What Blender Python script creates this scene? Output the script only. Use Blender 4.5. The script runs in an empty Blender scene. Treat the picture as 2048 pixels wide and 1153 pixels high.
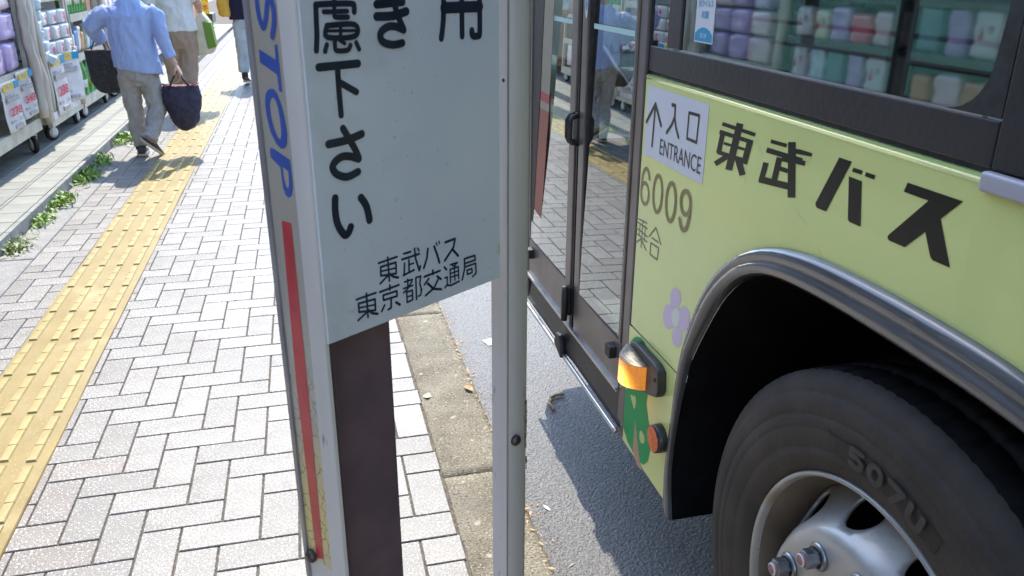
import bpy, bmesh, math, random
from math import pi, sin, cos, radians, tan, atan2, hypot, sqrt
from mathutils import Vector, Matrix, noise
random.seed(7)
SC = bpy.context.scene
COL = SC.collection
# ------------------------------------------------------------------ camera
W_PX = 2048.0; F_PX = 1620.0
cam_d = bpy.data.cameras.new('camera'); cam = bpy.data.objects.new('camera', cam_d); COL.objects.link(cam)
cam_d.sensor_width = 36.0; cam_d.lens = 36.0 * F_PX / W_PX
cam_d.clip_start = 0.05; cam_d.clip_end = 600
PITCH, YAW, ROLL = radians(21.52), radians(14.09), radians(-0.22)
fw = Vector((sin(YAW)*cos(PITCH), cos(YAW)*cos(PITCH), -sin(PITCH)))
rt = Vector((cos(YAW), -sin(YAW), 0)); dn = fw.cross(rt)
r2 = cos(ROLL)*rt + sin(ROLL)*dn; d2 = -sin(ROLL)*rt + cos(ROLL)*dn
M = Matrix((r2, -d2, -fw)).transposed().to_4x4(); M.translation = Vector((0, 0, 1.40))
cam.matrix_world = M
cam_d.dof.use_dof = True; cam_d.dof.focus_distance = 1.9; cam_d.dof.aperture_fstop = 11.0
SC.camera = cam
# ------------------------------------------------------------------ sky, sun, exposure
SUN_EL, SUN_AZ = radians(52.0), radians(1.5)          # azimuth from +Y towards +X
w = bpy.data.worlds.new('World'); SC.world = w; w.use_nodes = True
nt = w.node_tree; nt.nodes.clear()
sky = nt.nodes.new('ShaderNodeTexSky'); sky.sky_type = 'NISHITA'; sky.sun_disc = False
sky.sun_elevation = SUN_EL; sky.sun_rotation = SUN_AZ; sky.air_density = 1.0; sky.dust_density = 0.7; sky.ozone_density = 2.5
bg = nt.nodes.new('ShaderNodeBackground'); bg.inputs['Strength'].default_value = 0.15
out = nt.nodes.new('ShaderNodeOutputWorld')
nt.links.new(sky.outputs[0], bg.inputs[0]); nt.links.new(bg.outputs[0], out.inputs[0])
sd = bpy.data.lights.new('sun', 'SUN'); sd.energy = 2.0; sd.angle = radians(0.5); sd.color = (1.0, 0.92, 0.79)
so = bpy.data.objects.new('sun', sd); COL.objects.link(so)
sdir = Vector((sin(SUN_AZ)*cos(SUN_EL), cos(SUN_AZ)*cos(SUN_EL), sin(SUN_EL)))
so.rotation_euler = sdir.to_track_quat('Z', 'Y').to_euler(); so.location = (0, 6, 12)
SC.view_settings.view_transform = 'Standard'; SC.view_settings.look = 'None'
SC.view_settings.gamma = 1.0; SC.view_settings.use_curve_mapping = False
SC.view_settings.exposure = 1.92
SC.render.engine = 'CYCLES'
SC.cycles.max_bounces = 10; SC.cycles.transparent_max_bounces = 16; SC.cycles.use_denoising = True
SC.cycles.caustics_reflective = False; SC.cycles.caustics_refractive = False

# ------------------------------------------------------------------ materials
def pm(name, c1, c2=None, rough=0.6, metal=0.0, scale=20.0, bump=0.0, bscale=None, coat=0.0, spec=0.5, var=0.0, detail=3.0, specks=None, coords='Object', rvar=0.0, trans=0.0, emit=None, emit_s=0.0, stain=None, ramp=(0.35, 0.65), stretch=None):
    m = bpy.data.materials.new(name); m.use_nodes = True
    t = m.node_tree; N = t.nodes; L = t.links; b = N['Principled BSDF']
    b.inputs['Roughness'].default_value = rough; b.inputs['Metallic'].default_value = metal
    b.inputs['Coat Weight'].default_value = coat; b.inputs['Specular IOR Level'].default_value = spec
    b.inputs['Transmission Weight'].default_value = trans
    if emit: b.inputs['Emission Color'].default_value = (*emit, 1); b.inputs['Emission Strength'].default_value = emit_s
    tc = N.new('ShaderNodeTexCoord'); src = tc.outputs[coords]
    if stretch:
        mp = N.new('ShaderNodeMapping'); mp.inputs['Scale'].default_value = stretch
        L.new(src, mp.inputs[0]); src = mp.outputs[0]
    col = None
    if c2 is None and not specks and not var:
        b.inputs['Base Color'].default_value = (*c1, 1)
    else:
        n = N.new('ShaderNodeTexNoise'); n.inputs['Scale'].default_value = scale; n.inputs['Detail'].default_value = detail
        L.new(src, n.inputs['Vector'])
        r = N.new('ShaderNodeValToRGB'); r.color_ramp.elements[0].position = ramp[0]; r.color_ramp.elements[1].position = ramp[1]
        r.color_ramp.elements[0].color = (*c1, 1); r.color_ramp.elements[1].color = (*(c2 or c1), 1)
        L.new(n.outputs['Fac'], r.inputs[0]); col = r.outputs[0]
        if specks:
            for (sc_, c_, lo, hi) in specks:
                v = N.new('ShaderNodeTexNoise'); v.inputs['Scale'].default_value = sc_; v.inputs['Detail'].default_value = 1.5
                L.new(src, v.inputs['Vector'])
                rr = N.new('ShaderNodeMapRange'); rr.inputs[1].default_value = lo; rr.inputs[2].default_value = hi
                L.new(v.outputs['Fac'], rr.inputs[0])
                mx = N.new('ShaderNodeMix'); mx.data_type = 'RGBA'
                L.new(rr.outputs[0], mx.inputs[0]); L.new(col, mx.inputs[6]); mx.inputs[7].default_value = (*c_, 1)
                col = mx.outputs[2]
        if var:
            oi = N.new('ShaderNodeObjectInfo'); mr = N.new('ShaderNodeMapRange')
            mr.inputs[3].default_value = 1-var; mr.inputs[4].default_value = 1+var*0.5
            L.new(oi.outputs['Random'], mr.inputs[0])
            hs = N.new('ShaderNodeHueSaturation'); L.new(mr.outputs[0], hs.inputs['Value']); L.new(col, hs.inputs['Color'])
            if rvar:
                m2 = N.new('ShaderNodeMapRange'); m2.inputs[3].default_value = 0.5-rvar; m2.inputs[4].default_value = 0.5+rvar
                ml = N.new('ShaderNodeMath'); ml.operation = 'FRACT'; mm = N.new('ShaderNodeMath'); mm.operation = 'MULTIPLY'; mm.inputs[1].default_value = 7.31
                L.new(oi.outputs['Random'], mm.inputs[0]); L.new(mm.outputs[0], ml.inputs[0]); L.new(ml.outputs[0], m2.inputs[0]); L.new(m2.outputs[0], hs.inputs['Hue'])
            col = hs.outputs[0]
        if stain:
            ge = N.new('ShaderNodeNewGeometry')
            for (sc_, c_, lo, hi, amt) in stain:
                v = N.new('ShaderNodeTexNoise'); v.inputs['Scale'].default_value = sc_; v.inputs['Detail'].default_value = 5; v.inputs['Roughness'].default_value = .65
                L.new(ge.outputs['Position'], v.inputs['Vector'])
                rr = N.new('ShaderNodeMapRange'); rr.inputs[1].default_value = lo; rr.inputs[2].default_value = hi; rr.inputs[4].default_value = amt
                L.new(v.outputs['Fac'], rr.inputs[0]); mx = N.new('ShaderNodeMix'); mx.data_type = 'RGBA'
                L.new(rr.outputs[0], mx.inputs[0]); L.new(col, mx.inputs[6]); mx.inputs[7].default_value = (*c_, 1); col = mx.outputs[2]
        L.new(col, b.inputs['Base Color'])
    if bump:
        n2 = N.new('ShaderNodeTexNoise'); n2.inputs['Scale'].default_value = bscale or scale*3; n2.inputs['Detail'].default_value = 4
        L.new(src, n2.inputs['Vector'])
        bp = N.new('ShaderNodeBump'); bp.inputs['Strength'].default_value = 1.0; bp.inputs['Distance'].default_value = bump
        L.new(n2.outputs['Fac'], bp.inputs['Height']); L.new(bp.outputs[0], b.inputs['Normal'])
    return m

def glass_mat(name, tint, ior, rough=0.0, refl=(0.95, 0.97, 0.96), gain=1.0):
    m = bpy.data.materials.new(name); m.use_nodes = True; t = m.node_tree; N = t.nodes; L = t.links; N.clear()
    o = N.new('ShaderNodeOutputMaterial'); mx = N.new('ShaderNodeMixShader'); fr = N.new('ShaderNodeFresnel'); fr.inputs['IOR'].default_value = ior
    tr = N.new('ShaderNodeBsdfTransparent'); tr.inputs[0].default_value = (*tint, 1)
    gl = N.new('ShaderNodeBsdfGlossy'); gl.inputs['Roughness'].default_value = rough; gl.inputs[0].default_value = (*refl, 1)
    ga = N.new('ShaderNodeMath'); ga.operation = 'MULTIPLY'; ga.inputs[1].default_value = gain; ga.use_clamp = True
    ge = N.new('ShaderNodeNewGeometry'); iv = N.new('ShaderNodeMath'); iv.operation = 'SUBTRACT'; iv.inputs[0].default_value = 1.0; L.new(ge.outputs['Backfacing'], iv.inputs[1])
    m2 = N.new('ShaderNodeMath'); m2.operation = 'MULTIPLY'; L.new(ga.outputs[0], m2.inputs[0]); L.new(iv.outputs[0], m2.inputs[1])
    L.new(fr.outputs[0], ga.inputs[0]); L.new(m2.outputs[0], mx.inputs[0]); L.new(tr.outputs[0], mx.inputs[1]); L.new(gl.outputs[0], mx.inputs[2]); L.new(mx.outputs[0], o.inputs[0])
    return m

SPK = [(240, (0.10, 0.10, 0.11), 0.55, 0.64), (150, (0.58, 0.57, 0.56), 0.58, 0.68), (130, (0.19, 0.185, 0.18), 0.58, 0.66)]
MT = dict(
 paver=pm('paver_granite', (0.208, 0.200, 0.182), (0.248, 0.238, 0.216), spec=0.5, rough=0.5, scale=9, specks=SPK, var=0.20, rvar=0.02, stain=[(1.3, (.14, .13, .115), .48, .74, .55), (9, (.10, .094, .082), .58, .72, .55), (34, (.05, .046, .042), .69, .73, .8)], bump=0.0012, bscale=300),
 paver_warm=pm('paver_granite_worn', (0.215, 0.19, 0.165), (0.255, 0.225, 0.20), rough=0.6, scale=9, specks=SPK, var=0.10, stain=[(2.5, (.20, .18, .155), .50, .70, .6)], bump=0.0012, bscale=300),
 joint=pm('joint_sand', (0.075, 0.060, 0.048), (0.15, 0.125, 0.10), rough=0.95, scale=60, bump=0.002),
 terrace=pm('terrace_tile', (0.23, 0.24, 0.215), (0.28, 0.29, 0.26), stain=[(2.0, (.18, .18, .165), .50, .72, .6)], rough=0.5, scale=6, specks=[(200, (0.30, 0.30, 0.28), 0.60, 0.75)], var=0.10, bump=0.0006, bscale=150),
 yellow=pm('tactile_yellow', (0.225, 0.162, 0.044), (0.27, 0.198, 0.060), rough=0.5, stain=[(2.2, (.26, .205, .09), .48, .70, .75), (16, (.19, .16, .10), .62, .74, .7), (60, (.12, .11, .09), .72, .76, .8)], scale=5, specks=[(3.5, (0.38, 0.31, 0.15), 0.60, 0.78), (120, (0.5, 0.4, 0.2), 0.66, 0.8)], bump=0.0015, bscale=25),
 bar=pm('tactile_bar_yellow', (0.33, 0.255, 0.085), (0.39, 0.31, 0.125), rough=0.5, stain=[(3, (.33, .27, .13), .48, .70, .6), (30, (.20, .18, .14), .64, .74, .8)], scale=14, specks=[(60, (0.42, 0.38, 0.30), 0.70, 0.8)], var=0.10, bump=0.0008, bscale=90),
 concrete=pm('kerb_concrete', (0.155, 0.135, 0.095), (0.24, 0.215, 0.16), rough=0.9, scale=8, specks=[(170, (0.40, 0.365, 0.28), 0.58, 0.67), (120, (0.08, 0.07, 0.055), 0.58, 0.68), (30, (0.40, 0.37, 0.30), 0.66, 0.74)], stain=[(3, (.13, .12, .10), .50, .75, .6)], bump=0.006, bscale=150),
 channel=pm('channel_concrete', (0.23, 0.225, 0.215), (0.31, 0.30, 0.285), rough=0.9, scale=10, specks=[(180, (0.62, 0.61, 0.58), 0.60, 0.70), (130, (0.15, 0.15, 0.14), 0.62, 0.72)], bump=0.004, bscale=150),
 asphalt=pm('asphalt', (0.072, 0.072, 0.073), (0.145, 0.142, 0.138), spec=0.8, rough=0.45, scale=110, specks=[(200, (0.30, 0.285, 0.26), 0.62, 0.68), (95, (0.20, 0.19, 0.18), 0.66, 0.72), (150, (0.02, 0.02, 0.02), 0.62, 0.72)], bump=0.010, bscale=130, coords='Object'),
 soil=pm('soil', (0.10, 0.08, 0.05), (0.2, 0.16, 0.11), rough=1, scale=40, bump=0.004),
 alu=pm('sign_aluminium', (0.58, 0.56, 0.54), (0.67, 0.65, 0.63), rough=0.5, metal=0.0, scale=6, specks=[(90, (0.28, 0.27, 0.24), 0.70, 0.8)], bump=0.0004, bscale=60, stretch=(1, 1, 0.25)),
 alu_dark=pm('sign_aluminium_edge', (0.26, 0.25, 0.27), (0.36, 0.35, 0.36), rough=0.4, metal=0.3, scale=9),
 panel=pm('sign_panel_enamel', (0.62, 0.675, 0.76), (0.69, 0.74, 0.81), rough=0.33, scale=3.5, specks=[(190, (0.36, 0.39, 0.41), 0.70, 0.76)], stain=[(5, (.52, .56, .58), .52, .72, .7), (22, (.33, .36, .38), .68, .75, .5)], bump=0.0004, bscale=10),
 navy=pm('sign_navy_paint', (0.012, 0.017, 0.032), (0.022, 0.030, 0.055), rough=0.35, scale=30),
 navy2=pm('sign_blue_black_print', (0.012, 0.022, 0.060), (0.020, 0.034, 0.085), rough=0.35, scale=30),
 blue=pm('stop_blue', (0.035, 0.085, 0.36), (0.05, 0.11, 0.42), rough=0.4, scale=20),
 red=pm('reflective_red', (0.48, 0.045, 0.055), (0.58, 0.07, 0.08), rough=0.35, scale=25, specks=[(100, (0.30, 0.05, 0.05), 0.68, 0.76)]),
 pole=pm('pole_brown_paint', (0.115, 0.076, 0.098), (0.155, 0.102, 0.124), rough=0.5, scale=14, bump=0.0006, bscale=50, specks=[(130, (0.11, 0.07, 0.07), 0.74, 0.80)]),
 bolt=pm('bolt_dark', (0.05, 0.045, 0.045), (0.13, 0.12, 0.12), rough=0.45, metal=0.7, scale=80),
 green=pm('bus_green_paint', (0.69, 0.745, 0.26), (0.72, 0.77, 0.28), stain=[(2.2, (.56, .60, .28), .50, .80, .35)], rough=0.24, scale=1.5, coat=0.35, bump=0.003, bscale=2.2),
 lip=pm('bus_green_lip', (0.54, 0.66, 0.22), rough=0.08, coat=1.0),
 black=pm('bus_black_trim', (0.028, 0.027, 0.027), (0.046, 0.044, 0.043), rough=0.36, scale=30, bump=0.0003, bscale=80),
 railw=pm('guard_rail_pale', (.55, .72, .72), rough=.3), bandp=pm('bus_window_band', (0.019, 0.018, 0.020), (0.030, 0.028, 0.030), rough=0.42, scale=4, bump=0.0006, bscale=90),
 doorf=pm('door_frame_bronze', (0.15, 0.13, 0.12), (0.20, 0.175, 0.16), rough=0.34, metal=0.45, scale=10),
 rubber=pm('rubber_seal', (0.012, 0.012, 0.013), (0.03, 0.03, 0.03), rough=0.55, scale=50),
 arch=pm('arch_trim_grey', (0.060, 0.062, 0.066), (0.090, 0.092, 0.097), rough=0.22, scale=6, coat=1.0, bump=0.0006, bscale=25),
 chrome=pm('step_edge_metal', (0.50, 0.50, 0.49), (0.62, 0.61, 0.60), rough=0.28, metal=0.85, scale=20),
 tyre=pm('tyre_rubber', (0.026, 0.0215, 0.018), (0.066, 0.052, 0.042), rough=0.72, scale=7, bump=0.0012, bscale=110, ramp=(0.3, 0.7)),
 tyre_dk=pm('tyre_rubber_dark', (0.009, 0.009, 0.009), (0.017, 0.016, 0.015), rough=0.6, scale=40),
 tyre_lt=pm('tyre_lettering', (0.034, 0.031, 0.029), (0.056, 0.050, 0.045), rough=0.6, scale=40),
 rim=pm('wheel_steel_paint', (0.36, 0.345, 0.315), (0.50, 0.49, 0.46), rough=0.36, metal=0.35, scale=5, coat=0.3, bump=0.0012, bscale=30, specks=[(6, (0.34, 0.27, 0.17), 0.60, 0.80), (100, (0.2, 0.16, 0.11), 0.72, 0.80)]),
 rim_in=pm('rim_barrel_rusty', (0.13, 0.10, 0.075), (0.24, 0.19, 0.14), rough=0.5, metal=0.3, scale=6),
 nut=pm('wheel_nut_steel', (0.22, 0.24, 0.26), (0.34, 0.36, 0.38), rough=0.3, metal=0.9, scale=60),
 stud=pm('stud_rust_red', (0.34, 0.13, 0.11), (0.46, 0.22, 0.19), rough=0.6, scale=80),
 street=pm('far_pavement_pale', (0.42, 0.41, 0.39), (0.5, 0.49, 0.47), rough=0.7, scale=2), white=pm('sticker_white', (0.66, 0.67, 0.70), rough=0.35), trimw=pm('waist_trim_grey', (0.44, 0.42, 0.46), rough=0.3),
 print=pm('print_dark_brown', (0.020, 0.014, 0.013), (0.028, 0.020, 0.018), rough=0.35, scale=20),
 tobu=pm('bus_lettering_black', (0.010, 0.010, 0.008), (0.016, 0.015, 0.012), rough=0.3, scale=6, spec=0.35),
 num=pm('bus_number_brown', (0.20, 0.145, 0.055), (0.27, 0.20, 0.09), rough=0.3, scale=8),
 nori=pm('bus_category_print', (0.20, 0.17, 0.12), rough=0.4),
 lilac=pm('decal_lilac', (0.62, 0.50, 0.63), rough=0.3), cream=pm('decal_cream', (0.66, 0.68, 0.60), rough=0.3),
 dgreen=pm('decal_green', (0.004, 0.31, 0.085), (0.006, 0.37, 0.10), rough=0.4, scale=5, spec=0.25),
 dtrunk=pm('decal_trunk', (0.46, 0.27, 0.18), rough=0.3), dheart=pm('decal_heart', (0.47, 0.60, 0.20), rough=0.3),
 orange=pm('reflector_orange', (0.62, 0.09, 0.01), (0.80, 0.16, 0.02), rough=0.3, scale=60),
 glass=glass_mat('door_glass', (0.62, 0.67, 0.65), 2.0, gain=1.85), wglass=glass_mat('window_glass_green', (0.14, 0.23, 0.215), 1.8, refl=(.92, .98, .96), gain=2.1, rough=.03), cglass=glass_mat('windscreen_glass', (.85, .9, .88), 1.4),
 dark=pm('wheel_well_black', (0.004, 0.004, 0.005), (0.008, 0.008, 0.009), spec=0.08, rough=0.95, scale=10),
 floor=pm('bus_floor', (0.16, 0.17, 0.18), rough=0.6), inner=pm('bus_interior', (0.36, 0.38, 0.36), rough=0.6),
 rail_o=pm('handrail_orange', (0.72, 0.25, 0.05), (0.80, 0.30, 0.07), rough=0.35, scale=10),
 blueplas=pm('handrail_blue', (0.05, 0.25, 0.50), rough=0.4),
 cart=pm('cart_cream_paint', (0.50, 0.47, 0.37), (0.64, 0.61, 0.50), rough=0.5, scale=8, specks=[(40, (0.3, 0.25, 0.17), 0.68, 0.78)]),
 sheet=pm('cart_vinyl_sheet', (0.40, 0.345, 0.28), (0.58, 0.53, 0.45), rough=0.45, scale=12, bump=0.006, bscale=14, stretch=(1, 1, 0.2)),
 cart_d=pm('cart_dark_steel', (.12, .12, .115), rough=.5), caster=pm('caster_tyre', (0.015, 0.015, 0.016), rough=0.7), hub=pm('caster_hub', (0.62, 0.63, 0.62), rough=0.4),
 paper=pm('price_paper', (0.72, 0.69, 0.66), (0.82, 0.80, 0.78), rough=0.6, scale=9, bump=0.002, bscale=12),
 pyel=pm('price_yellow', (0.85, 0.62, 0.03), rough=0.5), pblue=pm('price_blue', (0.02, 0.30, 0.50), rough=0.5),
 pred=pm('price_red', (0.62, 0.02, 0.08), rough=0.5), pgrey=pm('price_grey_print', (0.22, 0.21, 0.21), (0.55, 0.53, 0.52), rough=0.6, scale=120, ramp=(0.45, 0.5)),
 weed=pm('weed_green', (0.12, 0.24, 0.03), (0.28, 0.42, 0.09), rough=0.55, scale=18), weed2=pm('weed_pale', (0.22, 0.27, 0.10), (0.32, 0.36, 0.17), rough=0.6, scale=18),
 leaf_y=pm('leaf_yellow', (0.60, 0.56, 0.24), (0.70, 0.66, 0.36), rough=0.6, scale=60), leaf_o=pm('leaf_orange', (0.52, 0.24, 0.08), (0.66, 0.40, 0.20), rough=0.7, scale=60),
 straw=pm('straw_debris', (0.42, 0.24, 0.11), (0.62, 0.45, 0.26), rough=0.8, scale=60),
 wall=pm('shop_wall', (0.58, 0.57, 0.54), (0.66, 0.65, 0.62), rough=0.8, scale=2), wall2=pm('shop_dark', (0.10, 0.10, 0.10), (0.2, 0.19, 0.18), rough=0.6, scale=1.2),
 awn=pm('awning_cloth', (0.62, 0.60, 0.55), rough=0.8), ground=pm('far_ground', (0.20, 0.20, 0.19), (0.3, 0.29, 0.28), rough=0.9, scale=2),
 skin=pm('skin', (0.50, 0.29, 0.20), (0.58, 0.35, 0.25), rough=0.5, scale=12), hair=pm('hair', (0.03, 0.025, 0.02), rough=0.5),
 shirt_b=pm('shirt_blue_cotton', (0.34, 0.44, 0.71), (0.37, 0.475, 0.745), rough=0.85, scale=14, bump=0.003, bscale=260),
 shirt_w=pm('tshirt_white', (0.66, 0.66, 0.63), (0.74, 0.74, 0.71), rough=0.85, scale=12),
 top_n=pm('top_navy', (0.012, 0.012, 0.035), rough=0.9), tr_grey=pm('trousers_grey', (0.32, 0.30, 0.28), (0.40, 0.38, 0.35), rough=0.9, scale=12),
 tr_brown=pm('trousers_taupe', (0.33, 0.235, 0.165), (0.40, 0.29, 0.21), rough=0.9, scale=12), jean=pm('jeans_pale', (0.34, 0.41, 0.46), (0.46, 0.52, 0.55), rough=0.9, scale=8),
 shoe=pm('shoe_charcoal', (0.045, 0.045, 0.05), (0.09, 0.085, 0.09), rough=0.7, scale=40), sole=pm('shoe_sole', (0.52, 0.47, 0.40), rough=0.7),
 shoe_br=pm('shoe_maroon', (0.09, 0.04, 0.035), rough=0.6), sock=pm('sock_dark', (0.03, 0.025, 0.03), rough=0.9),
 hat=pm('cap_khaki', (0.33, 0.32, 0.28), rough=0.9), bag1=pm('bag_black_nylon', (0.022, 0.021, 0.024), (0.045, 0.042, 0.045), rough=0.75, scale=50, bump=0.003, bscale=30),
 bag2=pm('bag_navy_nylon', (0.022, 0.020, 0.042), (0.042, 0.036, 0.062), rough=0.7, scale=30, bump=0.004, bscale=24), bagr=pm('bag_maroon_piping', (0.22, 0.01, 0.05), rough=0.6),
 mustard=pm('bag_mustard', (0.66, 0.36, 0.035), (0.72, 0.42, 0.06), rough=0.7, scale=10), bagg=pm('bag_green', (0.15, 0.26, 0.03), rough=0.7), bagc=pm('bag_cream', (0.60, 0.53, 0.36), (0.68, 0.62, 0.46), rough=0.8, scale=12),
 silver=pm('tissue_wrap', (0.52, 0.52, 0.50), (0.66, 0.66, 0.64), rough=0.28, scale=12, bump=0.006, bscale=18, coat=0.4),
 film=pm('clear_film_blue', (0.42, 0.58, 0.66), (0.72, 0.80, 0.84), rough=0.2, scale=16, bump=0.012, bscale=16, coat=0.5),
 purple=pm('pack_purple', (0.46, 0.32, 0.58), (0.64, 0.50, 0.74), rough=0.25, scale=7, bump=0.010, bscale=14, coat=0.5),
 pink=pm('pack_pink', (0.72, 0.10, 0.16), (0.80, 0.24, 0.28), rough=0.28, scale=7, bump=0.010, bscale=14, coat=0.5),
 ppink=pm('pack_pale_pink', (0.78, 0.56, 0.58), (0.84, 0.66, 0.66), rough=0.3, scale=7, bump=0.008, bscale=14, coat=0.4),
 pyellow=pm('pack_pale_yellow', (0.80, 0.74, 0.46), (0.85, 0.80, 0.58), rough=0.35, scale=7, bump=0.008, bscale=14),
 pwhite=pm('pack_white', (0.72, 0.72, 0.70), (0.8, 0.8, 0.79), rough=0.35, scale=7, bump=0.008, bscale=14),
 porange=pm('pack_orange', (0.62, 0.28, 0.14), rough=0.35), pteal=pm('pack_teal', (0.20, 0.36, 0.36), rough=0.35), pgreen=pm('bottle_green', (0.02, 0.22, 0.03), (0.06, 0.40, 0.06), rough=0.22, scale=20, coat=0.5),
 pinkdot=pm('print_magenta', (0.72, 0.03, 0.22), rough=0.4), redflag=pm('banner_red', (0.72, 0.02, 0.07), rough=0.6), yelflag=pm('banner_yellow', (0.85, 0.56, 0.02), rough=0.6),
)
# ---- measured lettering outlines, in metres on their own plane
SIGN_BIG=[[0.0064,[[0.0209,1.3626],[0.0199,1.3451],[0.0191,1.3303],[0.0167,1.3145]]],[0.0063,[[0.0209,1.3626],[0.0449,1.363],[0.0697,1.3623],[0.0729,1.3594],[0.0724,1.3534]]],[0.0053,[[0.0461,1.3704],[0.0446,1.3522],[0.0465,1.3487],[0.0631,1.3481]]],[0.005,[[0.0302,1.3548],[0.0626,1.3545]]],[0.0058,[[0.0331,1.3402],[0.0717,1.3397],[0.071,1.327],[0.0327,1.3279],[0.0331,1.3402]]],[0.0032,[[0.0333,1.3345],[0.0711,1.3332]]],[0.0045,[[0.0517,1.3398],[0.0505,1.3269]]],[0.0055,[[0.0309,1.3198],[0.0278,1.313]]],[0.0054,[[0.0423,1.3244],[0.042,1.315],[0.0454,1.3124],[0.0592,1.3124],[0.0635,1.3175]]],[0.0043,[[0.0487,1.3238],[0.0555,1.3199]]],[0.0055,[[0.072,1.3197],[0.0756,1.3123]]],[0.0092,[[0.1062,1.3606],[0.1461,1.3625]]],[0.0095,[[0.1052,1.3471],[0.1298,1.3471],[0.1515,1.3513]]],[0.0081,[[0.1297,1.3712],[0.1339,1.3577],[0.1398,1.3427],[0.146,1.331]]],[0.0087,[[0.1459,1.3302],[0.1341,1.3345],[0.1223,1.3351],[0.112,1.331],[0.1087,1.325],[0.1127,1.318],[0.1276,1.314],[0.1426,1.3152]]],[0.0082,[[0.2149,1.3683],[0.2135,1.3425],[0.211,1.3268],[0.2086,1.317]]],[0.0082,[[0.2467,1.3677],[0.2464,1.3177]]],[0.0131,[[0.2153,1.3535],[0.2798,1.3533]]],[0.0085,[[0.28,1.3671],[0.2797,1.3221],[0.276,1.3165],[0.2657,1.3173],[0.2644,1.3236]]],[0.0087,[[0.0182,1.2962],[0.0735,1.2962]]],[0.0072,[[0.0438,1.2946],[0.0435,1.2667],[0.044,1.2399]]],[0.0075,[[0.0459,1.2768],[0.0684,1.2641]]],[0.0085,[[0.0454,1.2242],[0.0524,1.212],[0.061,1.1967],[0.0656,1.1855]]],[0.0092,[[0.0231,1.209],[0.0497,1.21],[0.072,1.214]]],[0.0089,[[0.065,1.1849],[0.0529,1.1899],[0.0407,1.1915],[0.0301,1.1872],[0.0259,1.1804],[0.0316,1.1718],[0.0458,1.1662],[0.0625,1.1696]]],[0.0092,[[0.0265,1.1436],[0.0251,1.129],[0.0271,1.1108],[0.0358,1.0954],[0.0422,1.0967],[0.0461,1.1033]]],[0.0095,[[0.0646,1.1366],[0.0724,1.1233],[0.0755,1.1053]]]]
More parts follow.
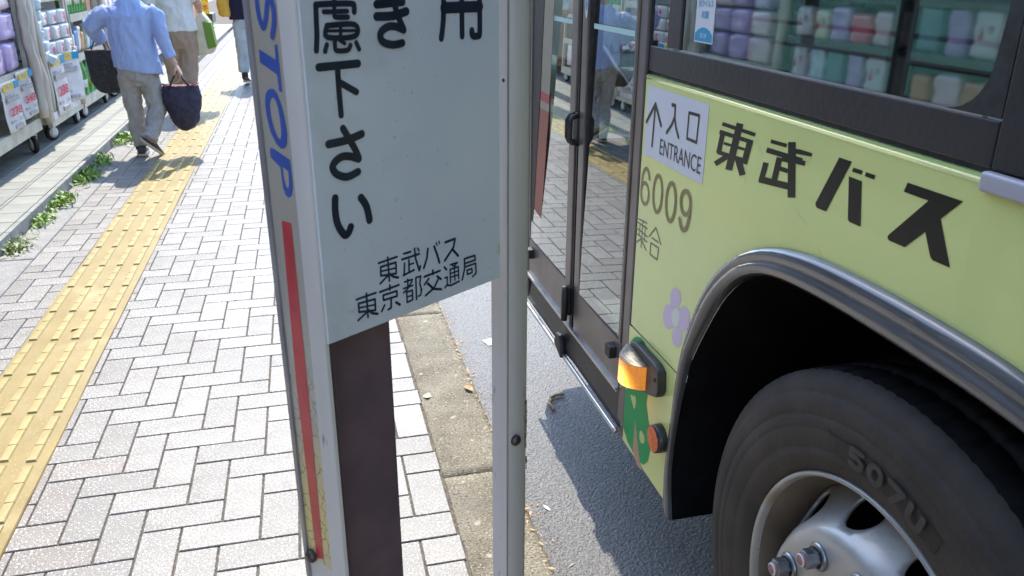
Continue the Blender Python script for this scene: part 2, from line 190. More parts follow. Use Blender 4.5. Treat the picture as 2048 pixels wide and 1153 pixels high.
SIGN_SMALL=[[0.0029,[[0.0859,1.045],[0.1176,1.0457]]],[0.003,[[0.1015,1.0489],[0.1022,1.0157]]],[0.0029,[[0.0891,1.039],[0.1149,1.0385],[0.1146,1.0229],[0.0885,1.0269],[0.0891,1.039]]],[0.0024,[[0.0889,1.033],[0.1147,1.0306]]],[0.003,[[0.1013,1.0245],[0.0867,1.0165]]],[0.0033,[[0.1031,1.0255],[0.1099,1.0194],[0.1175,1.0163]]],[0.003,[[0.1293,1.0469],[0.1413,1.0466]]],[0.0031,[[0.1255,1.0396],[0.1566,1.0396]]],[0.0031,[[0.1485,1.0494],[0.1496,1.0349],[0.1554,1.0158],[0.1578,1.022]]],[0.0025,[[0.1539,1.0484],[0.1564,1.0443]]],[0.0028,[[0.1376,1.0361],[0.137,1.0196]]],[0.0025,[[0.138,1.0292],[0.1455,1.0291]]],[0.0028,[[0.1297,1.0333],[0.128,1.0171]]],[0.0031,[[0.1268,1.0168],[0.146,1.0193]]],[0.0034,[[0.1728,1.0429],[0.17,1.0295],[0.1639,1.0172]]],[0.0035,[[0.1842,1.0435],[0.1894,1.0308],[0.1935,1.0172]]],[0.0022,[[0.1884,1.0475],[0.1899,1.0436]]],[0.0022,[[0.1935,1.0488],[0.1949,1.0449]]],[0.0036,[[0.2058,1.0439],[0.225,1.0447],[0.2216,1.0329],[0.2036,1.0175]]],[0.0036,[[0.2189,1.0308],[0.2303,1.0177]]],[0.003,[[0.0467,1.006],[0.0787,1.006]]],[0.003,[[0.0632,1.0095],[0.0634,0.9761]]],[0.003,[[0.0497,0.9997],[0.0766,0.9977],[0.0762,0.9822],[0.0494,0.9879],[0.0497,0.9997]]],[0.0024,[[0.0495,0.9937],[0.0765,0.9899]]],[0.003,[[0.0626,0.9841],[0.0471,0.9769]]],[0.0034,[[0.0644,0.986],[0.0709,0.9794],[0.0794,0.9759]]],[0.0031,[[0.0854,1.005],[0.1181,1.0056]]],[0.0031,[[0.1025,1.0095],[0.1024,1.0033]]],[0.003,[[0.0903,0.9989],[0.1138,0.9981],[0.1141,0.9908],[0.0908,0.9917],[0.0903,0.9989]]],[0.003,[[0.1034,0.9893],[0.1026,0.977],[0.0972,0.9764]]],[0.0031,[[0.0918,0.9844],[0.0864,0.9771]]],[0.0035,[[0.1116,0.9824],[0.1181,0.9769]]],[0.0027,[[0.1282,1.0068],[0.1422,1.0066]]],[0.0028,[[0.134,1.0091],[0.1338,0.9991]]],[0.0027,[[0.1261,0.9979],[0.1425,0.9979]]],[0.0028,[[0.1416,1.0042],[0.1321,0.9946],[0.1257,0.992]]],[0.0027,[[0.1311,0.9913],[0.1413,0.991],[0.1413,0.9771],[0.131,0.9764],[0.1311,0.9913]]],[0.0023,[[0.131,0.9841],[0.1412,0.9839]]],[0.0029,[[0.1485,1.0073],[0.148,0.9757]]],[0.0027,[[0.1485,1.0073],[0.1576,1.0071],[0.1552,0.9967],[0.1582,0.9869],[0.1559,0.9795],[0.1518,0.9791]]],[0.0032,[[0.1644,1.0043],[0.1942,1.0049]]],[0.0032,[[0.1802,1.0092],[0.1808,1.0034]]],[0.0032,[[0.1723,0.9993],[0.1639,0.9927]]],[0.0033,[[0.188,0.9984],[0.1953,0.992]]],[0.0034,[[0.1895,0.9927],[0.1815,0.9826],[0.1652,0.976]]],[0.0036,[[0.1701,0.9925],[0.1806,0.9816],[0.1952,0.9766]]],[0.003,[[0.2024,1.0081],[0.2068,1.003]]],[0.0027,[[0.203,0.9916],[0.2078,0.9915],[0.207,0.9792],[0.2024,0.9768]]],[0.0031,[[0.206,0.9797],[0.2145,0.977],[0.2313,0.9786]]],[0.0024,[[0.2139,1.0086],[0.2286,1.008],[0.2215,1.0045]]],[0.0024,[[0.2176,1.0068],[0.2249,1.0022]]],[0.0026,[[0.2138,0.9818],[0.2136,1.0014],[0.2298,1.0013],[0.2305,0.9831]]],[0.0022,[[0.2134,0.9952],[0.23,0.995]]],[0.0022,[[0.2136,0.9895],[0.2301,0.989]]],[0.0025,[[0.2223,1.0014],[0.2226,0.9829]]],[0.0031,[[0.2444,1.0023],[0.2652,1.0023],[0.2644,1.0095],[0.2428,1.0098],[0.2429,0.9944],[0.2375,0.9787]]],[0.0029,[[0.2442,0.9971],[0.266,0.997],[0.2666,0.9811],[0.2588,0.9778]]],[0.0029,[[0.2477,0.9908],[0.2576,0.9908],[0.2584,0.9848],[0.2484,0.9842],[0.2477,0.9908]]]]
STOP_T=[[0.0492,1.3196],[0.0442,1.319],[0.0435,1.2666],[0.0492,1.2676],[0.0505,1.2862],[0.0829,1.2974],[0.0823,1.3121],[0.0502,1.3024]]
STOP_S=[[0.0059,[[0.0757,1.3745],[0.0763,1.3634],[0.0752,1.3485],[0.0706,1.3383],[0.0665,1.3385],[0.0605,1.3491],[0.0562,1.3612],[0.0514,1.3682],[0.0474,1.3669],[0.0443,1.3588],[0.0453,1.3441],[0.0516,1.328]]]]
STOP_O=[[[0.0664,1.2689],[0.0602,1.2689],[0.0537,1.2638],[0.0475,1.2511],[0.0435,1.2352],[0.0421,1.2199],[0.0441,1.2078],[0.0504,1.2006],[0.0581,1.1999],[0.067,1.2047],[0.076,1.2165],[0.0807,1.2328],[0.082,1.2484],[0.0796,1.2594],[0.0738,1.2661]],[[0.0657,1.2632],[0.0613,1.2629],[0.0563,1.2588],[0.0521,1.2496],[0.05,1.2364],[0.0497,1.2208],[0.0509,1.2118],[0.0542,1.2065],[0.0587,1.2062],[0.0658,1.2113],[0.0722,1.222],[0.0761,1.2353],[0.0774,1.2469],[0.0755,1.2549],[0.0713,1.2611]]]
STOP_P=[[[0.0817,1.1969],[0.0748,1.1976],[0.0415,1.1887],[0.0406,1.1696],[0.0415,1.1535],[0.0455,1.1442],[0.0511,1.1404],[0.0575,1.1425],[0.0619,1.1512],[0.0627,1.166],[0.0626,1.1763],[0.0821,1.1856]],[[0.0589,1.1781],[0.0468,1.1739],[0.0477,1.1635],[0.0486,1.156],[0.0513,1.1518],[0.0548,1.1537],[0.0578,1.1606],[0.0588,1.169]]]
RED=[[0.0726,1.1075],[0.0522,1.1084],[0.0521,0.8855],[0.0557,0.5952],[0.0736,0.5888],[0.0786,0.8761]]
STK=[[1.7222,1.1594],[1.4213,1.1632],[1.4304,1.0059],[1.7358,1.0014]]
ENTR=[[0.0085,[[1.6784,1.0312],[1.6744,1.1181]]],[0.0093,[[1.7171,1.0782],[1.6742,1.1243],[1.638,1.0837]]],[0.0079,[[1.5891,1.1354],[1.5736,1.1359],[1.5727,1.1127],[1.5845,1.0942],[1.6067,1.074]]],[0.0078,[[1.5727,1.1127],[1.5636,1.0932],[1.5475,1.075]]],[0.0063,[[1.5078,1.132],[1.4629,1.1335],[1.4648,1.0803],[1.5083,1.0801],[1.5078,1.132]]]]
NORI=[[0.0039,[[1.7294,0.8457],[1.6783,0.85]]],[0.004,[[1.7023,0.8494],[1.7041,0.7816]]],[0.0037,[[1.731,0.8366],[1.6741,0.8374]]],[0.0037,[[1.7364,0.8211],[1.6711,0.8189]]],[0.0037,[[1.7329,0.8074],[1.6719,0.8062]]],[0.004,[[1.7174,0.838],[1.7198,0.8071]]],[0.0039,[[1.687,0.8403],[1.6862,0.8047]]],[0.0046,[[1.7062,0.8027],[1.7351,0.7852]]],[0.0045,[[1.7015,0.7998],[1.6738,0.7855]]],[0.0043,[[1.6281,0.8547],[1.6608,0.8238]]],[0.0042,[[1.6281,0.8547],[1.5948,0.8249]]],[0.004,[[1.6449,0.825],[1.6094,0.8251]]],[0.0043,[[1.6494,0.8114],[1.6062,0.813],[1.6089,0.7837],[1.65,0.7832],[1.6494,0.8114]]]]
TOBU=[[[1.371,1.1302],[1.252,1.132],[1.2494,1.1387],[1.3677,1.1374]],[[1.3174,1.1449],[1.3415,1.0546],[1.3162,1.0573],[1.2934,1.1461]],[[1.3783,1.1139],[1.2573,1.1175],[1.2546,1.1247],[1.375,1.1218]],[[1.3721,1.1207],[1.382,1.0773],[1.364,1.0792],[1.3545,1.122]],[[1.2752,1.1203],[1.2872,1.0782],[1.2667,1.0799],[1.2552,1.1214]],[[1.3576,1.0976],[1.2811,1.1015],[1.2795,1.1064],[1.3557,1.1028]],[[1.3785,1.0755],[1.2835,1.0808],[1.2807,1.0884],[1.3752,1.0836]],[[1.345,1.0819],[1.3881,1.0587],[1.3759,1.0528],[1.3334,1.0761]],[[1.3116,1.0812],[1.2877,1.0545],[1.2677,1.0623],[1.2911,1.0887]],[[1.2005,1.1309],[1.153,1.1331],[1.1514,1.1394],[1.1988,1.1374]],[[1.2109,1.1131],[1.1059,1.1178],[1.1037,1.1261],[1.2081,1.1221]],[[1.1494,1.1427],[1.1307,1.0558],[1.1097,1.0612],[1.1283,1.1467]],[[1.1766,1.1127],[1.1846,1.0709],[1.1672,1.0728],[1.1596,1.1141]],[[1.2148,1.0959],[1.2238,1.0615],[1.2069,1.0631],[1.1983,1.0971]],[[1.2228,1.0586],[1.1331,1.0684],[1.1309,1.0798],[1.2201,1.0708]],[[1.1654,1.0926],[1.1404,1.0937],[1.1379,1.1013],[1.1629,1.1003]],[[1.1622,1.1092],[1.1391,1.1106],[1.1372,1.118],[1.1602,1.1168]],[[1.1365,1.1346],[1.1152,1.1379],[1.0811,1.1388],[1.0821,1.1331],[1.1387,1.1278]],[[1.1381,1.1174],[1.1114,1.1221],[1.0956,1.1235],[1.0962,1.1156],[1.1369,1.1124]],[[1.0147,1.1465],[0.9852,1.1466],[1.0267,1.0616],[1.0508,1.061],[1.0551,1.0646],[1.0544,1.0689]],[[0.987,1.1251],[0.9575,1.125],[0.9443,1.0625],[0.9698,1.062],[0.974,1.0643]],[[0.9801,1.1393],[0.9592,1.1395],[0.9605,1.1336],[0.9818,1.133]],[[0.952,1.1393],[0.9317,1.1395],[0.9331,1.1332],[0.9532,1.1331]],[[0.8689,1.1448],[0.7726,1.1455],[0.8014,1.1155],[0.7713,1.0623],[0.8013,1.0617],[0.806,1.0648],[0.8224,1.0923],[0.8523,1.0622],[0.8838,1.0615],[0.8874,1.064],[0.8868,1.0679],[0.8273,1.1317],[0.8729,1.1317]]]
FLOW=[[[1.4755,0.743],[1.4756,0.7351],[1.4788,0.7268],[1.4847,0.7192],[1.4926,0.7132],[1.5016,0.7095],[1.5106,0.7086],[1.5186,0.7107],[1.5244,0.7155],[1.5274,0.7224],[1.5271,0.7306],[1.5237,0.7391],[1.5175,0.7467],[1.5095,0.7526],[1.5005,0.756],[1.4916,0.7567],[1.4839,0.7545],[1.4784,0.7498]],[[1.4539,0.6607],[1.454,0.6526],[1.4569,0.6441],[1.4625,0.6362],[1.4699,0.6299],[1.4785,0.6259],[1.4871,0.6247],[1.4947,0.6266],[1.5003,0.6314],[1.5033,0.6384],[1.5031,0.6468],[1.5,0.6555],[1.4942,0.6634],[1.4865,0.6696],[1.478,0.6733],[1.4695,0.6742],[1.4622,0.6722],[1.4568,0.6675]],[[1.4952,0.6916],[1.4952,0.6813],[1.4988,0.6706],[1.5055,0.6608],[1.5147,0.6531],[1.5252,0.6485],[1.5358,0.6475],[1.5452,0.6504],[1.5522,0.6568],[1.5558,0.666],[1.5557,0.6767],[1.5518,0.6877],[1.5447,0.6975],[1.5353,0.7049],[1.5248,0.7092],[1.5144,0.7098],[1.5054,0.7068],[1.4987,0.7005]],[[1.4266,0.7149],[1.4265,0.705],[1.4296,0.6949],[1.4358,0.6856],[1.4441,0.6784],[1.4538,0.6741],[1.4636,0.6733],[1.4724,0.6762],[1.4789,0.6824],[1.4824,0.6912],[1.4824,0.7014],[1.479,0.7118],[1.4725,0.7211],[1.4639,0.7281],[1.4542,0.7321],[1.4446,0.7325],[1.4362,0.7295],[1.43,0.7234]],[[1.4649,0.7013],[1.4649,0.6931],[1.4677,0.6846],[1.4731,0.6769],[1.4805,0.6708],[1.4889,0.6671],[1.4974,0.6663],[1.5048,0.6685],[1.5104,0.6735],[1.5133,0.6807],[1.5132,0.6891],[1.5101,0.6978],[1.5045,0.7055],[1.497,0.7115],[1.4886,0.7149],[1.4803,0.7155],[1.473,0.7132],[1.4677,0.7082]]]
FLOWC=[[[1.4717,0.6984],[1.4715,0.6906],[1.4737,0.6827],[1.4781,0.6757],[1.4841,0.6703],[1.491,0.6672],[1.4981,0.6669],[1.5043,0.6695],[1.5091,0.6745],[1.5116,0.6814],[1.5118,0.6894],[1.5094,0.6974],[1.5049,0.7044],[1.4988,0.7097],[1.4918,0.7125],[1.4849,0.7127],[1.4788,0.7101],[1.4742,0.7051]]]
TREE=[[[1.7438,0.3787],[1.7601,0.341],[1.7585,0.2956],[1.7416,0.263],[1.7083,0.2404],[1.6681,0.2316],[1.6304,0.2306],[1.6,0.24],[1.5775,0.2647],[1.5684,0.2986],[1.5701,0.3292],[1.5817,0.3575],[1.5972,0.3836],[1.609,0.408],[1.6068,0.4419],[1.6456,0.4386],[1.6961,0.412]]]
TREE2=[[[1.7356,0.4971],[1.7298,0.5213],[1.7117,0.5419],[1.6909,0.5543],[1.6671,0.5613],[1.646,0.5598],[1.627,0.5483],[1.6184,0.5376],[1.6587,0.5201]]]
TRUNK=[[[1.6668,0.3317],[1.6506,0.2882],[1.6286,0.2483],[1.6099,0.217],[1.637,0.2138],[1.6577,0.2256],[1.6717,0.242],[1.67,0.2805]]]
HEART=[[[1.7081,0.3795],[1.6998,0.3869],[1.692,0.3854],[1.6821,0.3936],[1.6743,0.391],[1.6709,0.3817],[1.6726,0.3687],[1.6778,0.3545],[1.6936,0.3652]],[[1.6365,0.315],[1.6272,0.3246],[1.6159,0.3213],[1.6068,0.3196],[1.6027,0.3112],[1.6066,0.2968],[1.626,0.2889],[1.6355,0.2973]]]
SEAM=[[1.7668,0.5649],[1.6022,0.5655],[1.4596,0.566]]
# ------------------------------------------------------------------ mesh helpers
class MB:
    def __init__(s): s.v = []; s.f = []; s.sm = []
    def add(s, vs, fs, smooth=False):
        n = len(s.v); s.v += [tuple(p) for p in vs]; s.f += [tuple(i+n for i in f) for f in fs]; s.sm += [smooth]*len(fs); return s
    def box(s, x0, x1, y0, y1, z0, z1):
        x0, x1 = sorted((x0, x1)); y0, y1 = sorted((y0, y1)); z0, z1 = sorted((z0, z1))
        return s.add([(x0,y0,z0),(x1,y0,z0),(x1,y1,z0),(x0,y1,z0),(x0,y0,z1),(x1,y0,z1),(x1,y1,z1),(x0,y1,z1)],
                     [(3,2,1,0),(4,5,6,7),(0,1,5,4),(1,2,6,5),(2,3,7,6),(3,0,4,7)])
    def prism(s, pts, fn, h0, h1, smooth=False):
        """pts 2D polygon; fn(a,b,h)->xyz"""
        n = len(pts); vs = [fn(a, b, h0) for a, b in pts] + [fn(a, b, h1) for a, b in pts]
        fs = [tuple(range(n))[::-1], tuple(range(n, 2*n))]
        s.add(vs, fs); k = len(s.v)-2*n
        for i in range(n): s.f.append((k+i, k+(i+1) % n, k+n+(i+1) % n, k+n+i)); s.sm.append(smooth)
        return s
    def tube(s, pts, r, n=10, caps=True, smooth=True, flat=1.0, rounded=False):
        """pts list of Vector; r scalar or list"""
        P = [Vector(p) for p in pts]; R = r if isinstance(r, (list, tuple)) else [r]*len(P)
        if rounded:
            a, b = (P[0]-P[1]).normalized(), (P[-1]-P[-2]).normalized()
            P = [P[0]+a*R[0]*.95, P[0]+a*R[0]*.7]+P+[P[-1]+b*R[-1]*.7, P[-1]+b*R[-1]*.95]; R = [R[0]*.25, R[0]*.72]+list(R)+[R[-1]*.72, R[-1]*.25]
        rings = []; up = None
        for i, p in enumerate(P):
            t = (P[min(i+1, len(P)-1)]-P[max(i-1, 0)]).normalized()
            if up is None: up = Vector((0, 0, 1)) if abs(t.z) < .9 else Vector((1, 0, 0))
            a = t.cross(up).normalized(); b = a.cross(t).normalized(); up = b
            rings.append([p+(a*cos(2*pi*k/n)+b*sin(2*pi*k/n)*flat)*R[i] for k in range(n)])
        vs = [q for rg in rings for q in rg]; fs = []
        for i in range(len(rings)-1):
            for k in range(n): fs.append((i*n+k, (i+1)*n+k, (i+1)*n+(k+1) % n, i*n+(k+1) % n))
        if caps: fs += [tuple(range(n)), tuple((len(rings)-1)*n+k for k in range(n))[::-1]]
        return s.add(vs, fs, smooth)
    def ell(s, secs, n=16):
        """secs: (cx,cy,cz,rx,ry[,tx,ty]) horizontal-ish ellipses stacked, capped"""
        vs = []; fs = []
        for q in secs:
            cx, cy, cz, rx, ry = q[:5]; tx = q[5] if len(q) > 5 else 0; ty = q[6] if len(q) > 6 else 0
            for k in range(n):
                a = 2*pi*k/n; x = rx*cos(a); y = ry*sin(a); vs.append((cx+x, cy+y, cz+tx*x+ty*y))
        m = len(secs)
        for i in range(m-1):
            for k in range(n): fs.append((i*n+k, i*n+(k+1) % n, (i+1)*n+(k+1) % n, (i+1)*n+k))
        fs += [tuple(range(n))[::-1], tuple((m-1)*n+k for k in range(n))]
        return s.add(vs, fs, True)
    def lathe_x(s, prof, n=64, mod=None, a0=0, a1=2*pi):
        """prof list (r,x); axis X through origin"""
        full = abs(a1-a0-2*pi) < 1e-6; m = n if full else n+1; vs = []
        for i, (r, x) in enumerate(prof):
            for k in range(m):
                a = a0+(a1-a0)*k/n; rr = r*(mod(i, k) if mod else 1); vs.append((x, -rr*cos(a), rr*sin(a)))
        fs = []
        for i in range(len(prof)-1):
            for k in range(n if full else n): fs.append((i*m+k, i*m+(k+1) % m, (i+1)*m+(k+1) % m, (i+1)*m+k))
        return s.add(vs, fs, True)
    def mesh(s, name, m):
        me = bpy.data.meshes.new(name); me.from_pydata(s.v, [], s.f); me.update()
        bm = bmesh.new(); bm.from_mesh(me)
        big = [f for f in bm.faces if len(f.verts) > 4]
        if big: bmesh.ops.triangulate(bm, faces=big)
        bmesh.ops.recalc_face_normals(bm, faces=bm.faces); 
        bm.to_mesh(me); bm.free()
        if all(s.sm) and s.sm:
            for p in me.polygons: p.use_smooth = True
        elif any(s.sm):
            for p in me.polygons: p.use_smooth = True
            me.set_sharp_from_angle(angle=radians(38))
        me.materials.append(m if not isinstance(m, str) else MT[m]); return me
    def build(s, name, m, parent=None, bevel=0, loc=None):
        return put(name, s.mesh(name, m), parent, bevel, loc)

def put(name, me, parent=None, bevel=0, loc=None):
    o = bpy.data.objects.new(name, me); COL.objects.link(o)
    if parent is not None: o.parent = parent
    if loc: o.location = loc
    if bevel:
        b = o.modifiers.new('bevel', 'BEVEL'); b.width = bevel; b.segments = 3; b.limit_method = 'ANGLE'; b.angle_limit = radians(40)
        for p in me.polygons: p.use_smooth = True
        me.set_sharp_from_angle(angle=radians(40)) if False else None
        wn = o.modifiers.new('wn', 'WEIGHTED_NORMAL'); wn.keep_sharp = True
    return o
def tag(o, label=None, cat=None, group=None, kind=None):
    if label: o['label'] = label
    if cat: o['category'] = cat
    if group: o['group'] = group
    if kind: o['kind'] = kind
    return o
def thing(name, label, cat, loc=(0, 0, 0), rz=0, group=None):
    o = bpy.data.objects.new(name, None); COL.objects.link(o); o.location = loc; o.rotation_euler = (0, 0, rz); o.empty_display_size = .1
    return tag(o, label, cat, group)
def copy_thing(r, loc, label, group=None):
    c = r.copy(); COL.objects.link(c); c.location = loc; c['label'] = label
    if group: c['group'] = group
    for ch in r.children:
        d = ch.copy(); COL.objects.link(d); d.parent = c
        for g in ch.children:
            e = g.copy(); COL.objects.link(e); e.parent = d
    return c
def catmull(P, k=5):
    if len(P) < 3: return list(P)
    closed = P[0] == P[-1] and len(P) > 4 and False
    out = []; Q = [P[0]]+list(P)+[P[-1]]
    for i in range(1, len(Q)-2):
        for j in range(k):
            t = j/k; a, b, c, d = Q[i-1], Q[i], Q[i+1], Q[i+2]
            out.append(tuple(.5*((2*b[q])+(-a[q]+c[q])*t+(2*a[q]-5*b[q]+4*c[q]-d[q])*t*t+(-a[q]+3*b[q]-3*c[q]+d[q])*t**3) for q in range(len(a))))
    out.append(P[-1]); return out
def capsule(mb, p, q, r, fn, h, seg=7):
    a = atan2(q[1]-p[1], q[0]-p[0]); pts = []
    for k in range(seg): t = a+pi/2+pi*k/(seg-1); pts.append((p[0]+r*cos(t), p[1]+r*sin(t)))
    for k in range(seg): t = a-pi/2+pi*k/(seg-1); pts.append((q[0]+r*cos(t), q[1]+r*sin(t)))
    mb.add([fn(x, y, h) for x, y in pts], [tuple(range(len(pts)))])
def strokes(data, fn, h0=0.0006, smooth=False, k=1.0, sharp=False):
    """painted brush strokes as flat capsules, each a hair above the last"""
    mb = MB(); h = h0
    for w_, P in data:
        Q = catmull([tuple(p) for p in P]) if smooth and len(P) > 2 else [tuple(p) for p in P]
        for a, b in zip(Q, Q[1:]):
            capsule(mb, a, b, w_*.5*k, fn, h); h += 0.000012
    return mb
def polys(data, fn, h0=0.0006, step=0.000015):
    mb = MB(); h = h0
    for P in data:
        mb.add([fn(a, b, h) for a, b in P], [tuple(range(len(P)))]); h += step
    return mb
def text_mesh(txt, w, hgt, matname, origin, ux, uz, off=0.0, align=None):
    """flat lettering fitted into a w x hgt box at origin, along ux (right) and uz (up)"""
    c = bpy.data.curves.new('t', 'FONT'); c.body = txt; c.size = 1.0; c.resolution_u = 4; c.offset = off
    o = bpy.data.objects.new('t', c); COL.objects.link(o)
    dg = bpy.context.evaluated_depsgraph_get(); me = bpy.data.meshes.new_from_object(o.evaluated_get(dg))
    bpy.data.objects.remove(o); bpy.data.curves.remove(c)
    xs = [v.co.x for v in me.vertices]; ys = [v.co.y for v in me.vertices]
    if not xs: return me
    x0, x1, y0, y1 = min(xs), max(xs), min(ys), max(ys); O = Vector(origin); U = Vector(ux); Z = Vector(uz)
    for v in me.vertices: v.co = O+U*((v.co.x-x0)/(x1-x0)*w)+Z*((v.co.y-y0)/(y1-y0)*hgt)
    me.materials.clear(); me.materials.append(MT[matname]); return me
def organic(name, mb, m, parent, voxel=0.01, smooth=4, wr=0.0, wf=14.0, wst=(1, 1, .45), keep=None):
    """fuse the pieces of mb into one continuous skin"""
    o = mb.build(name, m); r = o.modifiers.new('r', 'REMESH'); r.mode = 'VOXEL'; r.voxel_size = voxel
    s_ = o.modifiers.new('s', 'SMOOTH'); s_.factor = .5; s_.iterations = smooth
    dg = bpy.context.evaluated_depsgraph_get(); me = bpy.data.meshes.new_from_object(o.evaluated_get(dg)); bpy.data.objects.remove(o)
    me.materials.clear(); me.materials.append(MT[m])
    if wr:
        nn = [v.normal.copy() for v in me.vertices]
        for v, n in zip(me.vertices, nn):
            p = Vector((v.co.x*wf*wst[0], v.co.y*wf*wst[1], v.co.z*wf*wst[2]))
            p0 = Vector((3.1, 7.7, parent.location.y if parent else 0)); q = 1-abs(noise.noise(p+p0)*2.2); q += .45*(1-abs(noise.noise(p*2.3+p0)*2.2)-.5)
            v.co += n*wr*(q-.5)
    for p in me.polygons: p.use_smooth = True
    return put(name, me, parent)
# ------------------------------------------------------------------ ground, pavement, kerb, road
from bpy_extras.object_utils import world_to_camera_view
bpy.context.view_layer.update()
def px(p):
    q = world_to_camera_view(SC, cam, Vector(p)); return q.x*2048, (1-q.y)*1153, q.z
tag(MB().box(-60, 60, -40, 160, -.6, -.301).build('ground', 'ground'), kind='structure')
tag(MB().box(.50, 7.0, -30, 120, -.30, -.12).build('road', 'asphalt'), kind='structure')
tag(MB().box(7.0, 32, -30, 120, -.30, 0).build('far_pavement', 'street'), kind='structure')
U = 0.10212; LX0, LY0 = -8.132*U, 38.10*U
walk = tag(MB().box(-1.432, .300, -6, 60, -.30, -.006).build('sidewalk', 'joint'), kind='structure')
def slab_mb(x0, x1, y0, y1, h=.025, c=.0016, top=0.0, mb=None):
    mb = mb or MB()
    mb.add([(x0,y0,top-h),(x1,y0,top-h),(x1,y1,top-h),(x0,y1,top-h),(x0,y0,top-c),(x1,y0,top-c),(x1,y1,top-c),(x0,y1,top-c),
            (x0+c,y0+c,top),(x1-c,y0+c,top),(x1-c,y1-c,top),(x0+c,y1-c,top)],
           [(0,1,5,4),(1,2,6,5),(2,3,7,6),(3,0,4,7),(4,5,9,8),(5,6,10,9),(6,7,11,10),(7,4,8,11),(8,9,10,11)])
    return mb
_sl = {}
def slab_obj(name, m, x0, x1, y0, y1, parent, top=0.0, tilt=.0025, c=.0018):
    k = (name, m, round(x1-x0, 3), round(y1-y0, 3))
    if k not in _sl: _sl[k] = slab_mb(-(x1-x0)/2, (x1-x0)/2, -(y1-y0)/2, (y1-y0)/2, c=c).mesh(name, m)
    o = put(name, _sl[k], parent, loc=((x0+x1)/2, (y0+y1)/2, top+random.uniform(-.0008, .0004)))
    o.rotation_euler = (random.gauss(0, tilt), random.gauss(0, tilt), random.gauss(0, .0015)); return o
def vis(x, y, z=0):
    a, b, c = px((x, y, z)); return c > 0 and -40 < a < 2090 and -20 < b < 1200
tiles = []
g = .0026
for i in range(-7, 12):
    for j in range(-190, 32):
        cells = None
        if (j-i) % 4 == 0: cells = (i, i+1, j, j+2)
        if (i-j) % 4 == 1: 
            tiles.append((i, i+2, j, j+1))
        if cells: tiles.append(cells)
cand = []
for (i0, i1, j0, j1) in tiles:
    X0, X1 = LX0+i0*U+g, LX0+i1*U-g; Y1, Y0 = LY0-j0*U-g, LY0-j1*U+g
    for lo, hi in ((-1.428, -1.182), (-.854, .296)):
        a, b = max(X0, lo), min(X1, hi)
        if b-a > .008 and Y1 < 22 and Y0 > -.5:
            warm = (i0 <= 0 and lo > -1) and Y0 < 2.35
            cand.append((a, b, Y0, Y1, warm))
def area(c):
    cx, cy = (c[0]+c[1])/2, (c[2]+c[3])/2
    if not vis(cx, cy): return 0
    a = px((c[0], cy, 0)); b = px((c[1], cy, 0)); d = px((cx, c[2], 0)); e = px((cx, c[3], 0))
    if 640 < px((cx, cy, 0))[0] < 770 or (px((cx, cy, 0))[0] > 1060): return 0
    return abs(b[0]-a[0])*abs(d[1]-e[1])
cand.sort(key=area, reverse=True)
rest = MB(); rest_w = MB()
for n, (a, b, c, d, wm) in enumerate(cand):
    if n < 296 and area((a, b, c, d)) > 0: slab_obj('paver', 'paver_warm' if wm else 'paver', a, b, c, d, walk)
    else: slab_mb(a, b, c, d, mb=rest, top=random.uniform(-.0008, .0004))
tag(rest.build('paving', 'paver', walk), kind='stuff')
# tactile strip
tac = MB(); nseg = 160; xs0 = []; 
def wob(y, s): return noise.noise(Vector((s, y*1.7, 0)))*.005+noise.noise(Vector((s+5, y*9, 0)))*.0015
vs = []; fs = []
for k in range(nseg+1):
    y = .6+(k/nseg)**1.5*24
    L_, R_ = -1.181+wob(y, 1), -.855+wob(y, 4)
    vs += [(L_, y, -.003), (L_+.003, y, .0018), (R_-.003, y, .0018), (R_, y, -.003)]
for k in range(nseg):
    for q in range(3): fs.append((k*4+q, k*4+q+1, k*4+q+5, k*4+q+4))
tac.add(vs, fs)
tp = tag(tac.build('tactile_paving', 'yellow'), kind='structure')
bm_ = MB(); bl, bw = .282, .0162
for s in range(3):
    y0 = -bl/2+s*bl/3+.0012; y1 = -bl/2+(s+1)*bl/3-.0012
    bm_.add([(-bw, y0, 0), (bw, y0, 0), (bw, y1, 0), (-bw, y1, 0), (-bw+.004, y0+(.004 if s == 0 else 0), .0066), (bw-.004, y0+(.004 if s == 0 else 0), .0066), (bw-.004, y1-(.004 if s == 2 else 0), .0066), (-bw+.004, y1-(.004 if s == 2 else 0), .0052)],
            [(0,1,5,4),(1,2,6,5),(2,3,7,6),(3,0,4,7),(4,5,6,7)])
bmesh_bar = bm_.mesh('tactile_bar', 'bar'); bar_rest = MB()
for c in range(4):
    for r in range(72):
        y = 1.02+r*.3005+c*.012+random.uniform(-.008, .008); x = -.902-c*.0822+random.uniform(-.0015, .0015)
        if y > 19: continue
        if vis(x, y) and y < 15:
            o = put('tactile_bar', bmesh_bar, tp, loc=(x, y, .0015)); o.rotation_euler.z = random.gauss(0, .006); o.scale = (1+random.uniform(-.06, .06), 1+random.uniform(-.02, .01), 1)
        else:
            bar_rest.box(x-bw, x+bw, y-bl/2, y+bl/2, .001, .0065)
tag(bar_rest.build('tactile_bars', 'bar', tp), kind='stuff')
